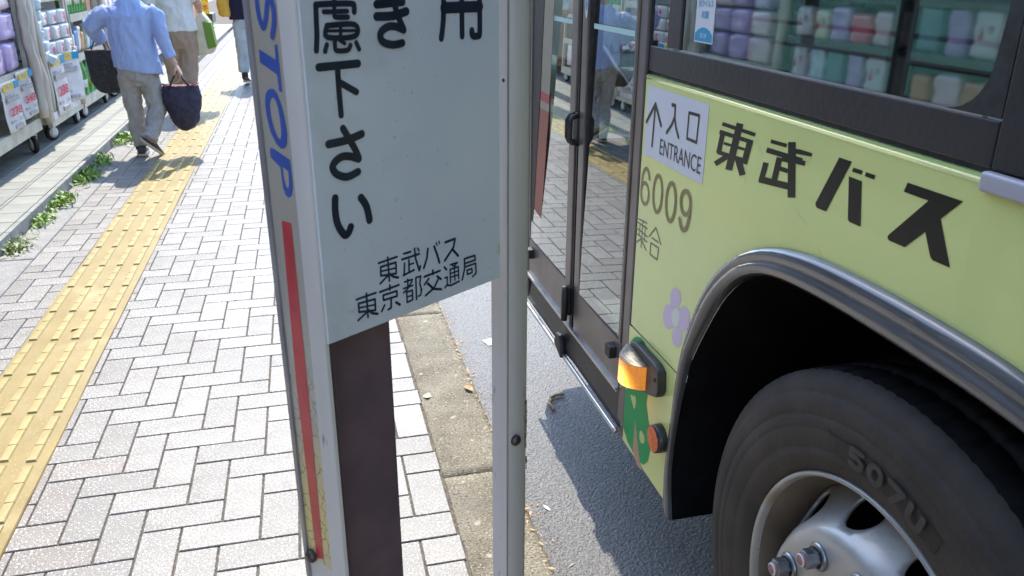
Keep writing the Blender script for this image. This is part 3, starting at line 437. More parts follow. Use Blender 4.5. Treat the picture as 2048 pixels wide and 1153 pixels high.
# right kerb
kerb = tag(MB().box(.301, .500, -6, 60, -.30, -.03).build('kerb', 'joint'), kind='structure')
kp = [(.299,-.16),(.299,-.003),(.302,0),(.441,.0),(.446,-.004),(.4475,-.004),(.452,.0),(.484,-.004),(.500,-.012),(.509,-.030),(.512,-.16)]
n = 0
for k in range(-3, 26):
    y0, y1 = 2.012+k*1.22, 2.012+(k+1)*1.22-.006
    mb = MB(); N_ = 30; vs = []; fs = []
    for q in range(N_+1):
        y = y0+(y1-y0)*q/N_; e = noise.noise(Vector((k*3.1, y*14, 1)))*.003+noise.noise(Vector((9, y*45, 1)))*.0016
        vs += [(x+(e if x < .31 else (e*.8 if x > .48 else 0)), y, z+(noise.noise(Vector((x*30, y*30, 0)))*.0008 if z > -.1 else 0)) for x, z in kp]
    m_ = len(kp)
    for q in range(N_):
        for t_ in range(m_-1): fs.append((q*m_+t_, q*m_+t_+1, (q+1)*m_+t_+1, (q+1)*m_+t_))
    fs += [tuple(range(m_)), tuple(N_*m_+t_ for t_ in range(m_))[::-1]]
    mb.add(vs, fs, True); mb.build('kerb_stone', 'concrete', kerb)
# left channel and raised terrace
chan = tag(MB().box(-1.615, -1.432, -6, 60, -.30, -.02).build('drain_channel', 'soil'), kind='structure')
for k in range(-3, 20):
    y0 = 4.42+k*1.0
    o = slab_obj('channel_slab', 'channel', -1.606, -1.436, y0, y0+.992, chan, top=-.001, c=.004)
terr = tag(MB().box(-3.6, -1.614, -6, 60, -.30, .062).build('terrace', 'joint'), kind='structure')
cols = [(-1.640, -1.611), (-1.802, -1.645), (-1.826, -1.807), (-2.022, -1.831), (-2.222, -2.026), (-2.422, -2.226)]
tr_rest = MB(); n = 0
for r in range(0, 110):
    y0 = .5+r*.2; y1 = y0+.195
    for ci, (a, b) in enumerate(cols):
        xm = (a+b)/2; p0 = px((xm, y0, .07)); p1 = px((xm, y1, .07))
        if ci in (1, 3, 4) and vis(xm, y0, .07) and y0 < 11.5 and p0[1] < 700: slab_obj('terrace_tile', 'terrace', a, b, y0, y1, terr, top=.070, tilt=.0015)
        elif ci == 0:
            if vis(xm, y0, .07) and y0 < 12: slab_obj('edge_tile', 'terrace', a, b, y0, y1, terr, top=.070, tilt=.001)
            else: slab_mb(a, b, y0, y1, mb=tr_rest, top=.07)
        else: slab_mb(a, b, y0, y1, mb=tr_rest, top=.07)
tag(tr_rest.build('terrace_tiles', 'terrace', terr), kind='stuff')
riser = MB()
for r in range(0, 100):
    y0 = .5+r*.2; slab = riser.box(-1.6135, -1.6105-random.uniform(0, .001), y0+.003, y0+.196, -.02, .064)
tag(riser.build('riser_tiles', 'channel', terr), kind='stuff')
# weeds along the riser
def weed(x, y, s, label, m='weed', n=40, seed=0):
    rn = random.Random(seed); mb = MB(); n = int(n*2.2)
    for k in range(n):
        a = rn.uniform(0, 2*pi); l = s*rn.uniform(.3, .85); w_ = l*rn.uniform(.08, .17); el = rn.uniform(.15, 1.2); bx, by = rn.gauss(0, s*.35), rn.gauss(0, s*.9)
        d = Vector((cos(a)*cos(el), sin(a)*cos(el), sin(el))); sd_ = Vector((-sin(a), cos(a), 0)); p = Vector((bx, by, 0)); q = p+d*l*.5+Vector((0, 0, l*.10)); e = p+d*l+Vector((0, 0, -l*.10))
        if p.x+x+e.x*0 < -1.60-x*0: p.x = abs(p.x)
        mb.add([p-sd_*w_*.25, p+sd_*w_*.25, q+sd_*w_, e, q-sd_*w_], [(0, 1, 2, 3, 4)])
    o = mb.build('weed', m, loc=(x, y, 0)); tag(o, label, 'weed', 'weeds in the drain channel'); return o
WD = [(-1.57, 4.62, .085, 'low pale weeds by the terrace step at the left edge', 'weed2', 60), (-1.575, 5.12, .085, 'weed tuft second from the left edge below the terrace step', 'weed', 55),
      (-1.575, 5.55, .10, 'broad leafy weed clump third from the left under the step', 'weed', 70), (-1.565, 6.22, .12, 'bright green weed clump just left of the blue shirted walker', 'weed', 90),
      (-1.57, 6.75, .10, 'bushy weed under the step beside the front castor shadow', 'weed', 60), (-1.57, 7.6, .12, 'weed tuft seen between the legs of the blue shirted walker', 'weed', 80), (-1.57, 8.3, .11, 'small weed behind the knee of the blue shirted walker', 'weed', 60)]
for k, (x, y, s, lb, m, n) in enumerate(WD): weed(x, y, s, lb, m, n, k)
# loose leaves and scraps
def leaf(x, y, z, l, w_, rz, label, m, name='fallen_leaf', cat='leaf', curl=.25):
    mb = MB(); pts = [(0, -.5), (.35, -.28), (.5, .0), (.32, .30), (0, .55), (-.30, .28), (-.48, 0), (-.36, -.26)]
    vs = [(px_*w_, py_*l, abs(px_)*w_*curl+.001+random.uniform(0, .002)) for px_, py_ in pts]+[(0, 0, .002)]
    mb.add(vs, [(k, (k+1) % 8, 8) for k in range(8)]); o = mb.build(name, m, loc=(x, y, z)); o.rotation_euler.z = rz; return tag(o, label, cat)
leaf(.323, 2.50, .001, .028, .035, 1.2, 'pale yellow leaf on the joint between pavers and kerb', 'leaf_y')
leaf(.474, 2.52, .001, .045, .028, .5, 'crumpled orange brown leaf on the kerb top', 'leaf_o', curl=.6)
leaf(-.387, 3.595, .001, .025, .022, .3, 'tiny yellow leaf alone on the pink pavers', 'leaf_y')
leaf(-1.013, 3.41, .004, .020, .045, 1.1, 'curled leaf lying on the yellow tactile strip', 'leaf_o')
leaf(.60, 1.95, -.119, .035, .012, .4, 'white cigarette end on the asphalt by the kerb', 'white', 'cigarette_end', 'litter', 0)
o = tag(MB().box(-.045, .045, -.03, .03, 0, .002).build('paper_scrap', 'white', loc=(.71, 3.14, -.119)), 'white paper scrap on the asphalt behind the sign frame', 'litter'); o.rotation_euler.z = .3
db = MB(); rn = random.Random(4)
for k in range(420):
    y = rn.uniform(1.3, 4.6); on = rn.random() < .6
    x, z = (rn.gauss(.493, .007), -.006) if on else (rn.gauss(.555, .018), -.119)
    x = max(x, .522) if not on else x
    a = rn.uniform(0, pi); l = rn.uniform(.003, .013); w_ = rn.uniform(.001, .004)
    db.add([(x+cos(a)*l, y+sin(a)*l, z+rn.uniform(.001, .004)), (x-sin(a)*w_, y+cos(a)*w_, z+.001), (x-cos(a)*l, y-sin(a)*l, z+rn.uniform(.001, .004)), (x+sin(a)*w_, y-cos(a)*w_, z+.003)], [(0, 1, 2, 3)])
tag(db.build('leaf_litter', 'straw'), kind='stuff')
tw = MB().tube([(.86, 2.60, -.112), (.83, 2.60, -.110), (.80, 2.585, -.112), (.785, 2.545, -.112), (.79, 2.50, -.113)], .006, n=6)
tag(tw.build('dry_twig', 'straw'), 'pale bent twig on the asphalt at the edge of the bus shadow', 'twig')
# buildings left of the terrace (its reflection shows in the bus) and across the road
sb = thing('shop_building', 'beige shop front behind the sale carts', 'building', (-3.5, 12, .07))
def sp(name, mb, m): return mb.build(name, m, sb, loc=(3.5, -12, -.07))
sp('wall', MB().box(-9, -3.5, -4, 24, .07, 4.2), 'wall'); sp('shop_window', MB().box(-3.5, -3.46, -2, 23, .5, 2.5), 'wall2')
sp('awning', MB().prism([(-3.5, 3.05), (-1.93, 2.62), (-1.93, 2.58), (-3.5, 3.0)], lambda a, b, h: (a, h, b), 1.0, 17.5), 'awn')
for k in range(7): sp('pillar', MB().box(-3.56, -3.40, -2+k*4, -1.8+k*4, .07, 3.0), 'wall')
bb = thing('street_building', 'unseen white building added behind the camera to bounce sunlight', 'building', (0, -14, 0))  # added out of view so its sunlit wall brightens sign and walkers
MB().box(-14, 14, -6, 0, 0, 9).build('wall', 'wall', bb)
for k in range(7):
    for q in range(2): MB().box(-13+k*4, -11+k*4, 0, .03, 1.2+q*3.6, 2.9+q*3.6).build('window', 'wall2', bb)
ob = thing('street_building', 'pale building across the road behind the bus', 'building', (31, 20, 0))
MB().box(0, 9, -44, 60, 0, 11).build('wall', 'wall', ob)
for k in range(12):
    for q in range(3): MB().box(-.03, .0, -40+k*7, -36+k*7, 1+q*3.4, 3+q*3.4).build('window', 'wall2', ob)
# ------------------------------------------------------------------ bus stop sign
SG = thing('bus_stop_sign', 'grey bus stop sign with a notice panel and STOP down its narrow side', 'bus stop sign', (.0013, .95, 0), atan2(.566, .824))
vert = lambda a, b, h: (a, b, h)
# left upright: rounded extrusion, band recess on its narrow side
lp = [(.0030,.0045),(.0005,.0045),(-.0022,.0055),(-.0042,.010),(-.0052,.017),(-.0054,.030),(-.0048,.0345),(-.0020,.0350),(-.0020,.0935),(.003,.0935)]
MB().prism(lp, vert, .30, 2.35, smooth=True).build('left_upright', 'alu', SG)
ep = [(-.0020,.0936),(-.0060,.0940),(-.0066,.0985),(-.0050,.1040),(.0,.1075),(.006,.1075),(.006,.0945)]
MB().prism(ep, vert, .30, 2.35, smooth=True).build('upright_edge', 'alu_dark', SG)
# reflective band with cracks
bandm = pm('reflective_band', (0.40, 0.37, 0.315), (0.45, 0.42, 0.36), rough=0.32, scale=4, coat=0.3)
t = bandm.node_tree; N = t.nodes; L = t.links; b = N['Principled BSDF']
vor = N.new('ShaderNodeTexVoronoi'); vor.feature = 'DISTANCE_TO_EDGE'; vor.inputs['Scale'].default_value = 38
tc = N.new('ShaderNodeTexCoord'); nz = N.new('ShaderNodeTexNoise'); nz.inputs['Scale'].default_value = 60; mxv = N.new('ShaderNodeVectorMath'); mxv.operation = 'MULTIPLY_ADD'; mxv.inputs[1].default_value = (.012, .012, .012)
L.new(tc.outputs['Object'], nz.inputs['Vector']); L.new(nz.outputs['Color'], mxv.inputs[0]); L.new(tc.outputs['Object'], mxv.inputs[2]); L.new(mxv.outputs[0], vor.inputs['Vector'])
mr = N.new('ShaderNodeMapRange'); mr.inputs[1].default_value = .010; mr.inputs[2].default_value = .028; L.new(vor.outputs['Distance'], mr.inputs[0])
sep = N.new('ShaderNodeSeparateXYZ'); L.new(tc.outputs['Object'], sep.inputs[0])
zr = N.new('ShaderNodeMapRange'); zr.inputs[1].default_value = .98; zr.inputs[2].default_value = .80; L.new(sep.outputs['Z'], zr.inputs[0])
inv = N.new('ShaderNodeMath'); inv.operation = 'SUBTRACT'; inv.inputs[0].default_value = 1; L.new(mr.outputs[0], inv.inputs[1])
mu = N.new('ShaderNodeMath'); mu.operation = 'MULTIPLY'; L.new(inv.outputs[0], mu.inputs[0]); L.new(zr.outputs[0], mu.inputs[1])
yel = N.new('ShaderNodeMix'); yel.data_type = 'RGBA'; oldc = b.inputs['Base Color'].links[0].from_socket; nb = N.new('ShaderNodeTexNoise'); nb.inputs['Scale'].default_value = 9; L.new(tc.outputs['Object'], nb.inputs['Vector'])
m2 = N.new('ShaderNodeMath'); m2.operation = 'MULTIPLY'; zy = N.new('ShaderNodeMapRange'); zy.inputs[1].default_value = .84; zy.inputs[2].default_value = .66; L.new(sep.outputs['Z'], zy.inputs[0]); L.new(nb.outputs['Fac'], m2.inputs[0]); L.new(zy.outputs[0], m2.inputs[1]); m3 = N.new('ShaderNodeMath'); m3.operation = 'MULTIPLY'; m3.inputs[1].default_value = 1.7; m3.use_clamp = True; L.new(m2.outputs[0], m3.inputs[0])
L.new(m3.outputs[0], yel.inputs[0]); L.new(oldc, yel.inputs[6]); yel.inputs[7].default_value = (.66, .54, .22, 1)
crk = N.new('ShaderNodeMix'); crk.data_type = 'RGBA'; L.new(mu.outputs[0], crk.inputs[0]); L.new(yel.outputs[2], crk.inputs[6]); crk.inputs[7].default_value = (.20, .17, .11, 1); L.new(crk.outputs[2], b.inputs['Base Color'])
band = MB().box(-.0030, -.0018, .0358, .0928, .585, 2.30).build('reflective_band', bandm, SG)
sd_ = lambda a, b, h: (-.0030-h, a, b)
polys([[(v, z) for v, z in RED]], sd_, .0005).build('red_stripe', 'red', band)
polys([STOP_T], sd_).build('letter_t', 'blue', band)
strokes(STOP_S, sd_, smooth=True, k=1.35).build('letter_s', 'blue', band)
def ring(mb, outer, inner, fn, h):
    n = len(outer)
    def rs(P, n):  # resample closed polygon by angle order
        return P
    a = [fn(u_, v_, h) for u_, v_ in outer]; c = [fn(u_, v_, h) for u_, v_ in inner]; n = len(outer)
    mb.add(a+c, [(k, (k+1) % n, n+(k+1) % n, n+k) for k in range(n)])
co_ = (sum(p[0] for p in STOP_O[1])/len(STOP_O[1]), sum(p[1] for p in STOP_O[1])/len(STOP_O[1]))
STOP_O[1] = [(co_[0]+(a-co_[0])*.70, co_[1]+(b_-co_[1])*.84) for a, b_ in STOP_O[1]]
mb = MB(); ring(mb, STOP_O[0], STOP_O[1], sd_, .0006); mb.build('letter_o', 'blue', band)
# P with its counter, triangulated through bmesh fill
def holed(outer, inner, fn, h):
    bm = bmesh.new(); es = []
    for P in (outer, inner):
        vs = [bm.verts.new((a, b, 0)) for a, b in P]
        es += [bm.edges.new((vs[k], vs[(k+1) % len(vs)])) for k in range(len(vs))]
    bmesh.ops.triangle_fill(bm, edges=es, use_beauty=True, use_dissolve=False)
    mb = MB(); bm.verts.index_update(); mb.add([fn(v.co.x, v.co.y, h) for v in bm.verts], [tuple(v.index for v in f.verts) for f in bm.faces]); bm.free(); return mb
holed(STOP_P[0], STOP_P[1], sd_, .0006).build('letter_p', 'blue', band)
def hexbolt(name, m, parent, loc, axis, r, l):
    mb = MB(); prof = [(0, 0), (r*.9, 0), (r*1.0, l*.25), (r*.96, l*.7), (r*.7, l), (0, l*1.05)]
    mb.lathe_x([(max(a, .0002), b) for a, b in prof], n=12); o = mb.build(name, m, parent, loc=loc); o.rotation_euler = axis; return o
hexbolt('bolt', 'bolt', SG, (-.003, .082, .589), (0, 0, pi), .0105, .010)
# notice panel
MB().box(.0, .3195, .0, .004, .959, 2.25).build('notice_panel', 'panel', SG, bevel=.0008)
MB().box(.02, .3195, .100, .104, .959, 2.25).build('back_panel', 'panel', SG)
pf = lambda a, b, h: (a, -h, b)
NP = [o for o in SG.children if o.name.startswith('notice_panel')][0]
for a, b in ((0, 11), (11, 15), (15, 19), (19, 22), (22, 25), (25, 27)): strokes(SIGN_BIG[a:b], pf, smooth=True, k=1.08).build('large_character', 'navy', NP)
for a, b in ((0, 6), (6, 14), (14, 18), (18, 20), (20, 26), (26, 32), (32, 40), (40, 46), (46, 55), (55, 58)): strokes(SIGN_SMALL[a:b], pf, smooth=False, k=1.05).build('small_character', 'navy2', NP)
# right upright
rp = [(.3370,.0345),(.3370,.0010),(.3378,.0016),(.3384,-.0010),(.3400,-.0020),(.360,-.0030),(.378,-.0020),(.387,.0015),(.3915,.008),(.393,.016),(.393,.031),(.390,.0345)]
MB().prism(rp, vert, .28, 2.35, smooth=True).build('right_upright', 'alu', SG)
hexbolt('bolt', 'bolt', SG, (.352, -.0028, .657), (0, 0, -pi/2), .0100, .009)
hexbolt('rivet', 'bolt', SG, (.3368, .0085, 1.252), (0, 0, 0), .0030, .0012)
MB().box(.3366, .3384, -.0014, .0012, .28, 2.35).build('upright_groove', 'alu_dark', SG)
notch = [(.3195,1.018),(.3130,1.012),(.3165,1.006),(.3105,1.002),(.3170,.998),(.3195,.992)]
MB().add([(a, -.0004, b) for a, b in notch], [tuple(range(6))]).build('chipped_enamel', 'alu', SG)
# paint scars on the right upright
sc = MB(); rn = random.Random(11)
for (u_, z_, l_, w_) in [(.3815,.690,.060,.0050),(.3800,.645,.032,.0030),(.3850,.600,.016,.0040),(.3838,.66,.07,.0018),(.3855,.585,.010,.0018)]:
    P = [];  k = 9
    for q in range(k): P.append((u_+w_*(.5+rn.random()*.5), z_-l_/2+l_*q/(k-1)))
    for q in range(k): P.append((u_-w_*(.3+rn.random()*.7), z_+l_/2-l_*q/(k-1)))
    sc.add([(a, -.0034-max(0, 0)-.0002+max(0, (a-.372))*.14, b) for a, b in P], [tuple(range(len(P)))])
sc.build('paint_scar', pm('scar_brown', (.20, .14, .09), (.42, .38, .32), rough=.7, scale=90), SG)
MB().box(.022, .1265, .030, .088, 0.0, 2.6).build('pole', 'pole', SG, bevel=.007)
MB().box(-.02, .165, -.0, .13, -.003, .012).build('base_plate', 'pole', SG, bevel=.003)
for z_ in (1.5, 2.2): MB().box(.024, .385, .036, .060, z_, z_+.03).build('cross_bar', 'alu_dark', SG)
# ------------------------------------------------------------------ the bus
BL = Vector((.745, .842, -.12))
BUS = thing('bus', 'lime green city bus pulled up beside the kerb and sign', 'bus', BL)
def bp(name, mb, m, parent=None, bevel=0):
    o = mb.build(name, m, parent or BUS, bevel); o.location = (0, 0, 0) if (parent is not None and parent is not BUS) else -BL; return o
yz = lambda a, b, h: (h, a, b)
bf = lambda a, b, h: (.745-h, a, b)
YC_ = .842; ZC_ = .354
oh = [(1.474,.212),(1.481,.31),(1.473,.416),(1.457,.545),(1.431,.652),(1.402,.721),(1.368,.789),(1.332,.844),(1.294,.884),(1.256,.915),(1.209,.942),(1.174,.957),(1.126,.972),(1.056,.985),(.992,.991),(.914,.994),(YC_,.995)]
ih = [(1.438,.19),(1.461,.293),(1.457,.419),(1.432,.557),(1.415,.62),(1.376,.696),(1.322,.785),(1.279,.837),(1.227,.880),(1.164,.908),(1.104,.921),(1.02,.928),(.936,.931),(YC_,.932)]
def resample(P, n):
    d = [0]
    for a, b in zip(P, P[1:]): d.append(d[-1]+hypot(b[0]-a[0], b[1]-a[1]))
    out = []
    for k in range(n):
        s = d[-1]*k/(n-1); i = max(j for j in range(len(d)) if d[j] <= s+1e-9); i = min(i, len(P)-2); t = (s-d[i])/(d[i+1]-d[i]); out.append((P[i][0]+(P[i+1][0]-P[i][0])*t, P[i][1]+(P[i+1][1]-P[i][1])*t))
    return out
def mirror(P): return P+[(2*YC_-a, b) for a, b in P[-2::-1]]
OH, IH = mirror(resample(catmull(oh, 4), 34)), mirror(resample(catmull(ih, 4), 34))
def shrink(P, d): return [(a+(YC_-a)/max(1e-6, hypot(a-YC_, b-ZC_))*d, b+(ZC_-b)/max(1e-6, hypot(a-YC_, b-ZC_))*d) for a, b in P]
AH = shrink(OH, .006)
# upper side panel
cut = [p for p in AH if not (p[0] > 1.1 and p[1] < .569)]
up = [(1.735,.569),(1.735,1.176),(-3.0,1.176),(-3.0,.224)]+[AH[-1]]+[p for p in AH[::-1] if not (p[0] > 1.1 and p[1] < .569)][1:]+[(1.4585,.569)]
bp('side_panel', MB().prism(up, yz, .745, .765), 'green')
low = [(1.741,.226),(1.752,.24),(1.756,.30),(1.7555,.5625),(1.4595,.5625)]+[p for p in AH if p[0] > 1.1 and p[1] < .5625][::-1]
low[-1] = (1.470, .224)
lowp = bp('lamp_panel', MB().prism(low, yz, .745, .765), 'green')
bp('side_skirt_edge', MB().tube([(.757, 1.75, .226), (.757, 1.474, .224)], .011, n=10), 'green')
bp('panel_seam', MB().box(.7485, .76, 1.46, 1.736, .560, .571), pm('seam_brown', (.10, .045, .02), rough=.5))
bp('panel_lip', MB().tube([(.7505, 1.733, 1.1755), (.7505, -3.0, 1.1755)], .0075, n=12), 'lip')
bp('panel_gap', MB().box(.752, .762, -3.0, 1.735, 1.176, 1.192), 'rubber')
bp('window_band', MB().box(.7475, .765, .748, 1.735, 1.190, 1.2435), 'bandp', bevel=.002)
bp('window_pillar', MB().box(.7475, .765, 1.583, 1.645, 1.246, 2.15), 'bandp', bevel=.002)
bp('quarter_glass', MB().box(.750, .754, 1.645, 1.728, 1.2435, 2.12), 'glass')
win = bp('side_window', MB().box(.7515, .7560, .768, 1.583, 1.2455, 2.10), 'wglass')
bp('sash_rail', MB().box(.7480, .7560, .775, 1.583, 1.2437, 1.2462), 'chrome', win)
fil = [(.748, 1.2462)]+[(.80+.055*0+.06*(1-1), 1.2462)] 
cf = [(.748,1.2462),(.835,1.2462)]+[(.835-.062*sin(a), 1.308-.0618*cos(a)) for a in [pi/2*k/7 for k in range(8)]]+[(.7665,1.40),(.7665,2.1),(.748,2.1)]
bp('window_frame', MB().prism(cf, yz, .7478, .757), 'rubber', win)
bp('rear_band', MB().box(.7425, .765, -3.0, .7425, 1.191, 2.10), 'bandp', bevel=.003)
bp('waist_trim', MB().box(.7330, .748, -3.0, .7470, 1.166, 1.1895), 'trimw', bevel=.005)
# window sticker
st = bp('window_sticker', MB().box(.7502, .7512, 1.449, 1.525, 1.268, 1.40), 'white')
def btext(name, txt, y0, z0, w_, h_, m, parent, off=0, x=.7496):
    me = text_mesh(txt, w_, h_, m, (x, y0, z0), (0, -1, 0), (0, 0, 1), off); o = put(name, me, parent); return o
btext('sticker_text', '抗ウイルス', 1.516, 1.333, .060, .014, 'pblue', st, .012)
btext('sticker_text', '抗菌', 1.502, 1.313, .030, .014, 'pblue', st, .012)
bp('sticker_badge', polys([[(1.5225+.0-.0, 1.2705), (1.4515, 1.2705), (1.4515, 1.284), (1.462, 1.291), (1.476, 1.2955), (1.487, 1.2965), (1.498, 1.2955), (1.512, 1.291), (1.5225, 1.284)]], lambda a, b, h: (.7499, a, b)), 'pblue', st)
btext('sticker_text', '施工済', 1.500, 1.277, .026, .009, 'white', st, .01, .7494)
# wheel arch trim, swept profile
prof0 = [(0.0,.7445),(0.02,.736),(.10,.7285),(.30,.7265),(.42,.7285),(.46,.7300),(.52,.7250),(.70,.7235),(.86,.7275),(.97,.7350),(1.0,.742),(1.0,.752)]
mb = MB(); vs = []; fs = []; prof = prof0
for (oa, ob_), (ia, ib_) in zip(OH, IH):
    sc_ = .22+.78*min(1, max(0, (ob_-.45)/.35)); vs += [(.7445+(x-.7445)*(sc_ if x < .7445 else 1), oa+(ia-oa)*t_, ob_+(ib_-ob_)*t_) for t_, x in prof]
m_ = len(prof)
for i in range(len(OH)-1):
    for k in range(m_-1): fs.append((i*m_+k, i*m_+k+1, (i+1)*m_+k+1, (i+1)*m_+k))
mb.add(vs, fs, True); bp('wheel_arch_trim', mb, 'arch')
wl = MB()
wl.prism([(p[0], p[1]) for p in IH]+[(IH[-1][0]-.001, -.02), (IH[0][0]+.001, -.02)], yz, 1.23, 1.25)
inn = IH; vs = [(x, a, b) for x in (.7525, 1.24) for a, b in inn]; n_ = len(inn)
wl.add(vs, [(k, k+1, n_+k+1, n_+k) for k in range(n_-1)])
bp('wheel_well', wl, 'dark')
# decals
stk = bp('entrance_sticker', MB().add([(.7443, a, b) for a, b in [(1.7225,1.160),(1.4260,1.160),(1.4260,1.0040),(1.7225,1.0040)]], [(0,1,2,3)]), 'white')
bp('entrance_arrow', strokes(ENTR[:2], bf, .0012), 'print', stk); bp('entrance_character', strokes(ENTR[2:4], bf, .0012), 'print', stk); bp('entrance_character', strokes(ENTR[4:], bf, .0012), 'print', stk)
btext('entrance_text', 'ENTRANCE', 1.636, 1.0215, .198, .0345, 'print', stk, .0, .7436)
def digit6(x, z, w_, h_, flip=False):
    c = (x+w_/2, z+h_*.31); P = []
    for k in range(21): a = 2*pi*k/20; P.append((c[0]+w_/2*.86*cos(a), c[1]+h_*.27*sin(a)))
    Q = [(x+w_*.07, z+h_*.31), (x+w_*.10, z+h_*.62), (x+w_*.26, z+h_*.86), (x+w_*.52, z+h_*.955), (x+w_*.76, z+h_*.89), (x+w_*.90, z+h_*.74)]
    out = [P, catmull(Q, 6)]
    if flip: out = [[(2*x+w_-a, 2*z+h_-b) for a, b in p] for p in out]
    return out
nm = []; zz = .8865; hh = .0915
for k, ch in enumerate('6009'):
    x = k*.0707; 
    if ch == '0': nm.append([(x+.026+.0235*cos(2*pi*q/28), zz+hh/2+(hh/2-.004)*sin(2*pi*q/28)) for q in range(29)])
    else: nm += digit6(x, zz, .052, hh, ch == '9')
bp('fleet_number', strokes([(.0092, [(1.728-a, b) for a, b in p]) for p in nm], bf, .0006), 'num')
bp('category_characters', strokes(NORI, bf, .0006), 'nori')
for a, b in ((0, 9), (9, 19), (19, 23), (23, 24)): bp('large_character', polys(TOBU[a:b], bf, .0006, .00001), 'tobu')
fl = bp('flower_decal', polys(FLOW, bf, .0006, .00002), 'lilac'); bp('flower_centre', polys(FLOWC, bf, .0010), 'cream', fl)
tr_ = bp('tree_decal', polys(TREE, bf, .0006), 'dgreen'); bp('tree_decal_top', polys(TREE2, bf, .0005), 'dgreen', tr_)
bp('decal_trunk', polys(TRUNK, bf, .0009), 'dtrunk', tr_); bp('decal_heart', polys(HEART[:1], bf, .0010), 'dheart', tr_); bp('decal_heart', polys(HEART[1:], bf, .0010), 'dheart', tr_)
# scratches in the paint
sc = MB(); rn = random.Random(5)
for (y0, z0, y1, z1) in [(1.13,1.105,1.085,1.13),(1.20,1.09,1.17,1.07),(1.16,1.12,1.115,1.124),(1.10,1.04,1.07,1.03),(1.03,1.00,1.02,.985),(1.24,1.13,1.22,1.10),(1.53,.275,1.50,.263),(1.62,.33,1.605,.318),(1.28,1.06,1.26,1.045)]:
    capsule(sc, (y0, z0), (y1, z1), .0006, bf, .0005)
bp('paint_scratches', sc, pm('scratch_pale', (.62, .70, .42), rough=.5))
# side turn lamp
lamp = bp('turn_lamp', MB().prism([(1.702,.520),(1.676,.549),(1.658,.556),(1.540,.555),(1.516,.546),(1.507,.497),(1.517,.479),(1.56,.463),(1.702,.424)], yz, .7225, .745), 'black', bevel=.004)
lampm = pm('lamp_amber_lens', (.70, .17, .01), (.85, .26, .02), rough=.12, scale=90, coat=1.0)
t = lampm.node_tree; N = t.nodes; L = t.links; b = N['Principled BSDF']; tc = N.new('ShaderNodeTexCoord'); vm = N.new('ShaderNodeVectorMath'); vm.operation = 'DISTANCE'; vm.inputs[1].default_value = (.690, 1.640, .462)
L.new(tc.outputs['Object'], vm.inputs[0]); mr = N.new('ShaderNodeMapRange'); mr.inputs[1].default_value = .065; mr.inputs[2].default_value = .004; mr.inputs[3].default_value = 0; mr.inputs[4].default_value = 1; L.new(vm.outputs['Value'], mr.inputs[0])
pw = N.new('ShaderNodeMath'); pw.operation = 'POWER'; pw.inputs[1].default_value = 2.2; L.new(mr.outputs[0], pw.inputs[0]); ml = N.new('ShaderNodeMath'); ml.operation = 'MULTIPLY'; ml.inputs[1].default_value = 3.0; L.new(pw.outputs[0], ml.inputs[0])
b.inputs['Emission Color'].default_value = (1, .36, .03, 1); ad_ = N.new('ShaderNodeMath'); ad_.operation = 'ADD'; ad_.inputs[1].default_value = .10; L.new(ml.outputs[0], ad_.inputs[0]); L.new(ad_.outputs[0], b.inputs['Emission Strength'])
def lens(f0, f1, n, top=False):
    mb = MB(); q = 26; vs = []; fs = []
    for i in range(n+1):
        for j in range(q+1):
            u_ = j/q; y = 1.698-.124*u_; z0, z1 = f0(u_), f1(u_); t_ = i/n; z = z0+(z1-z0)*t_
            e = (1-abs(1-u_*2.3)**2.4) if u_ < .435 else (1-((u_-.435)/.565)**2.6)
            e = max(0, e)**.6; v_ = 1-(t_**2.5 if top else max(0, (.25-t_)/.25)**2.5*.35)
            vs.append((.7235-.036*e*max(0, v_)-(.0010 if i % 2 else 0)*e-.0005*(j % 2), y, z))
    for i in range(n):
        for j in range(q): fs.append((i*(q+1)+j, i*(q+1)+j+1, (i+1)*(q+1)+j+1, (i+1)*(q+1)+j))
    fs += [tuple(range(q+1)), tuple(n*(q+1)+j for j in range(q+1))]
    return mb.add(vs, fs)
bp('amber_lens', lens(lambda u_: .428+.040*u_, lambda u_: .512+.017*u_, 24), lampm, lamp)
bp('clear_lens', lens(lambda u_: .5123+.017*u_, lambda u_: .541-.010*u_, 12, True), pm('lamp_clear_lens', (.10, .085, .055), (.20, .17, .12), rough=.35, scale=60, spec=.3), lamp)
hexbolt('lamp_screw', 'bolt', lamp, (.7215, 1.527, .520), (0, 0, pi), .005, .002)
rf = bp('side_reflector', MB().lathe_x([(.0001, -.012), (.0335, -.012), (.0345, 0), (.0345, .012), (.001, .012)], n=32), 'black'); rf.location = Vector((.7345, 1.512, .372))-BL
fan = MB(); nn = 24
fan.add([(-.0155, 0, 0)]+[(-.0128-(.0012 if k % 2 else 0), .0305*cos(2*pi*k/nn), .0305*sin(2*pi*k/nn)) for k in range(nn)], [(0, 1+k, 1+(k+1) % nn) for k in range(nn)]); fan.build('reflector_lens', 'orange', rf)
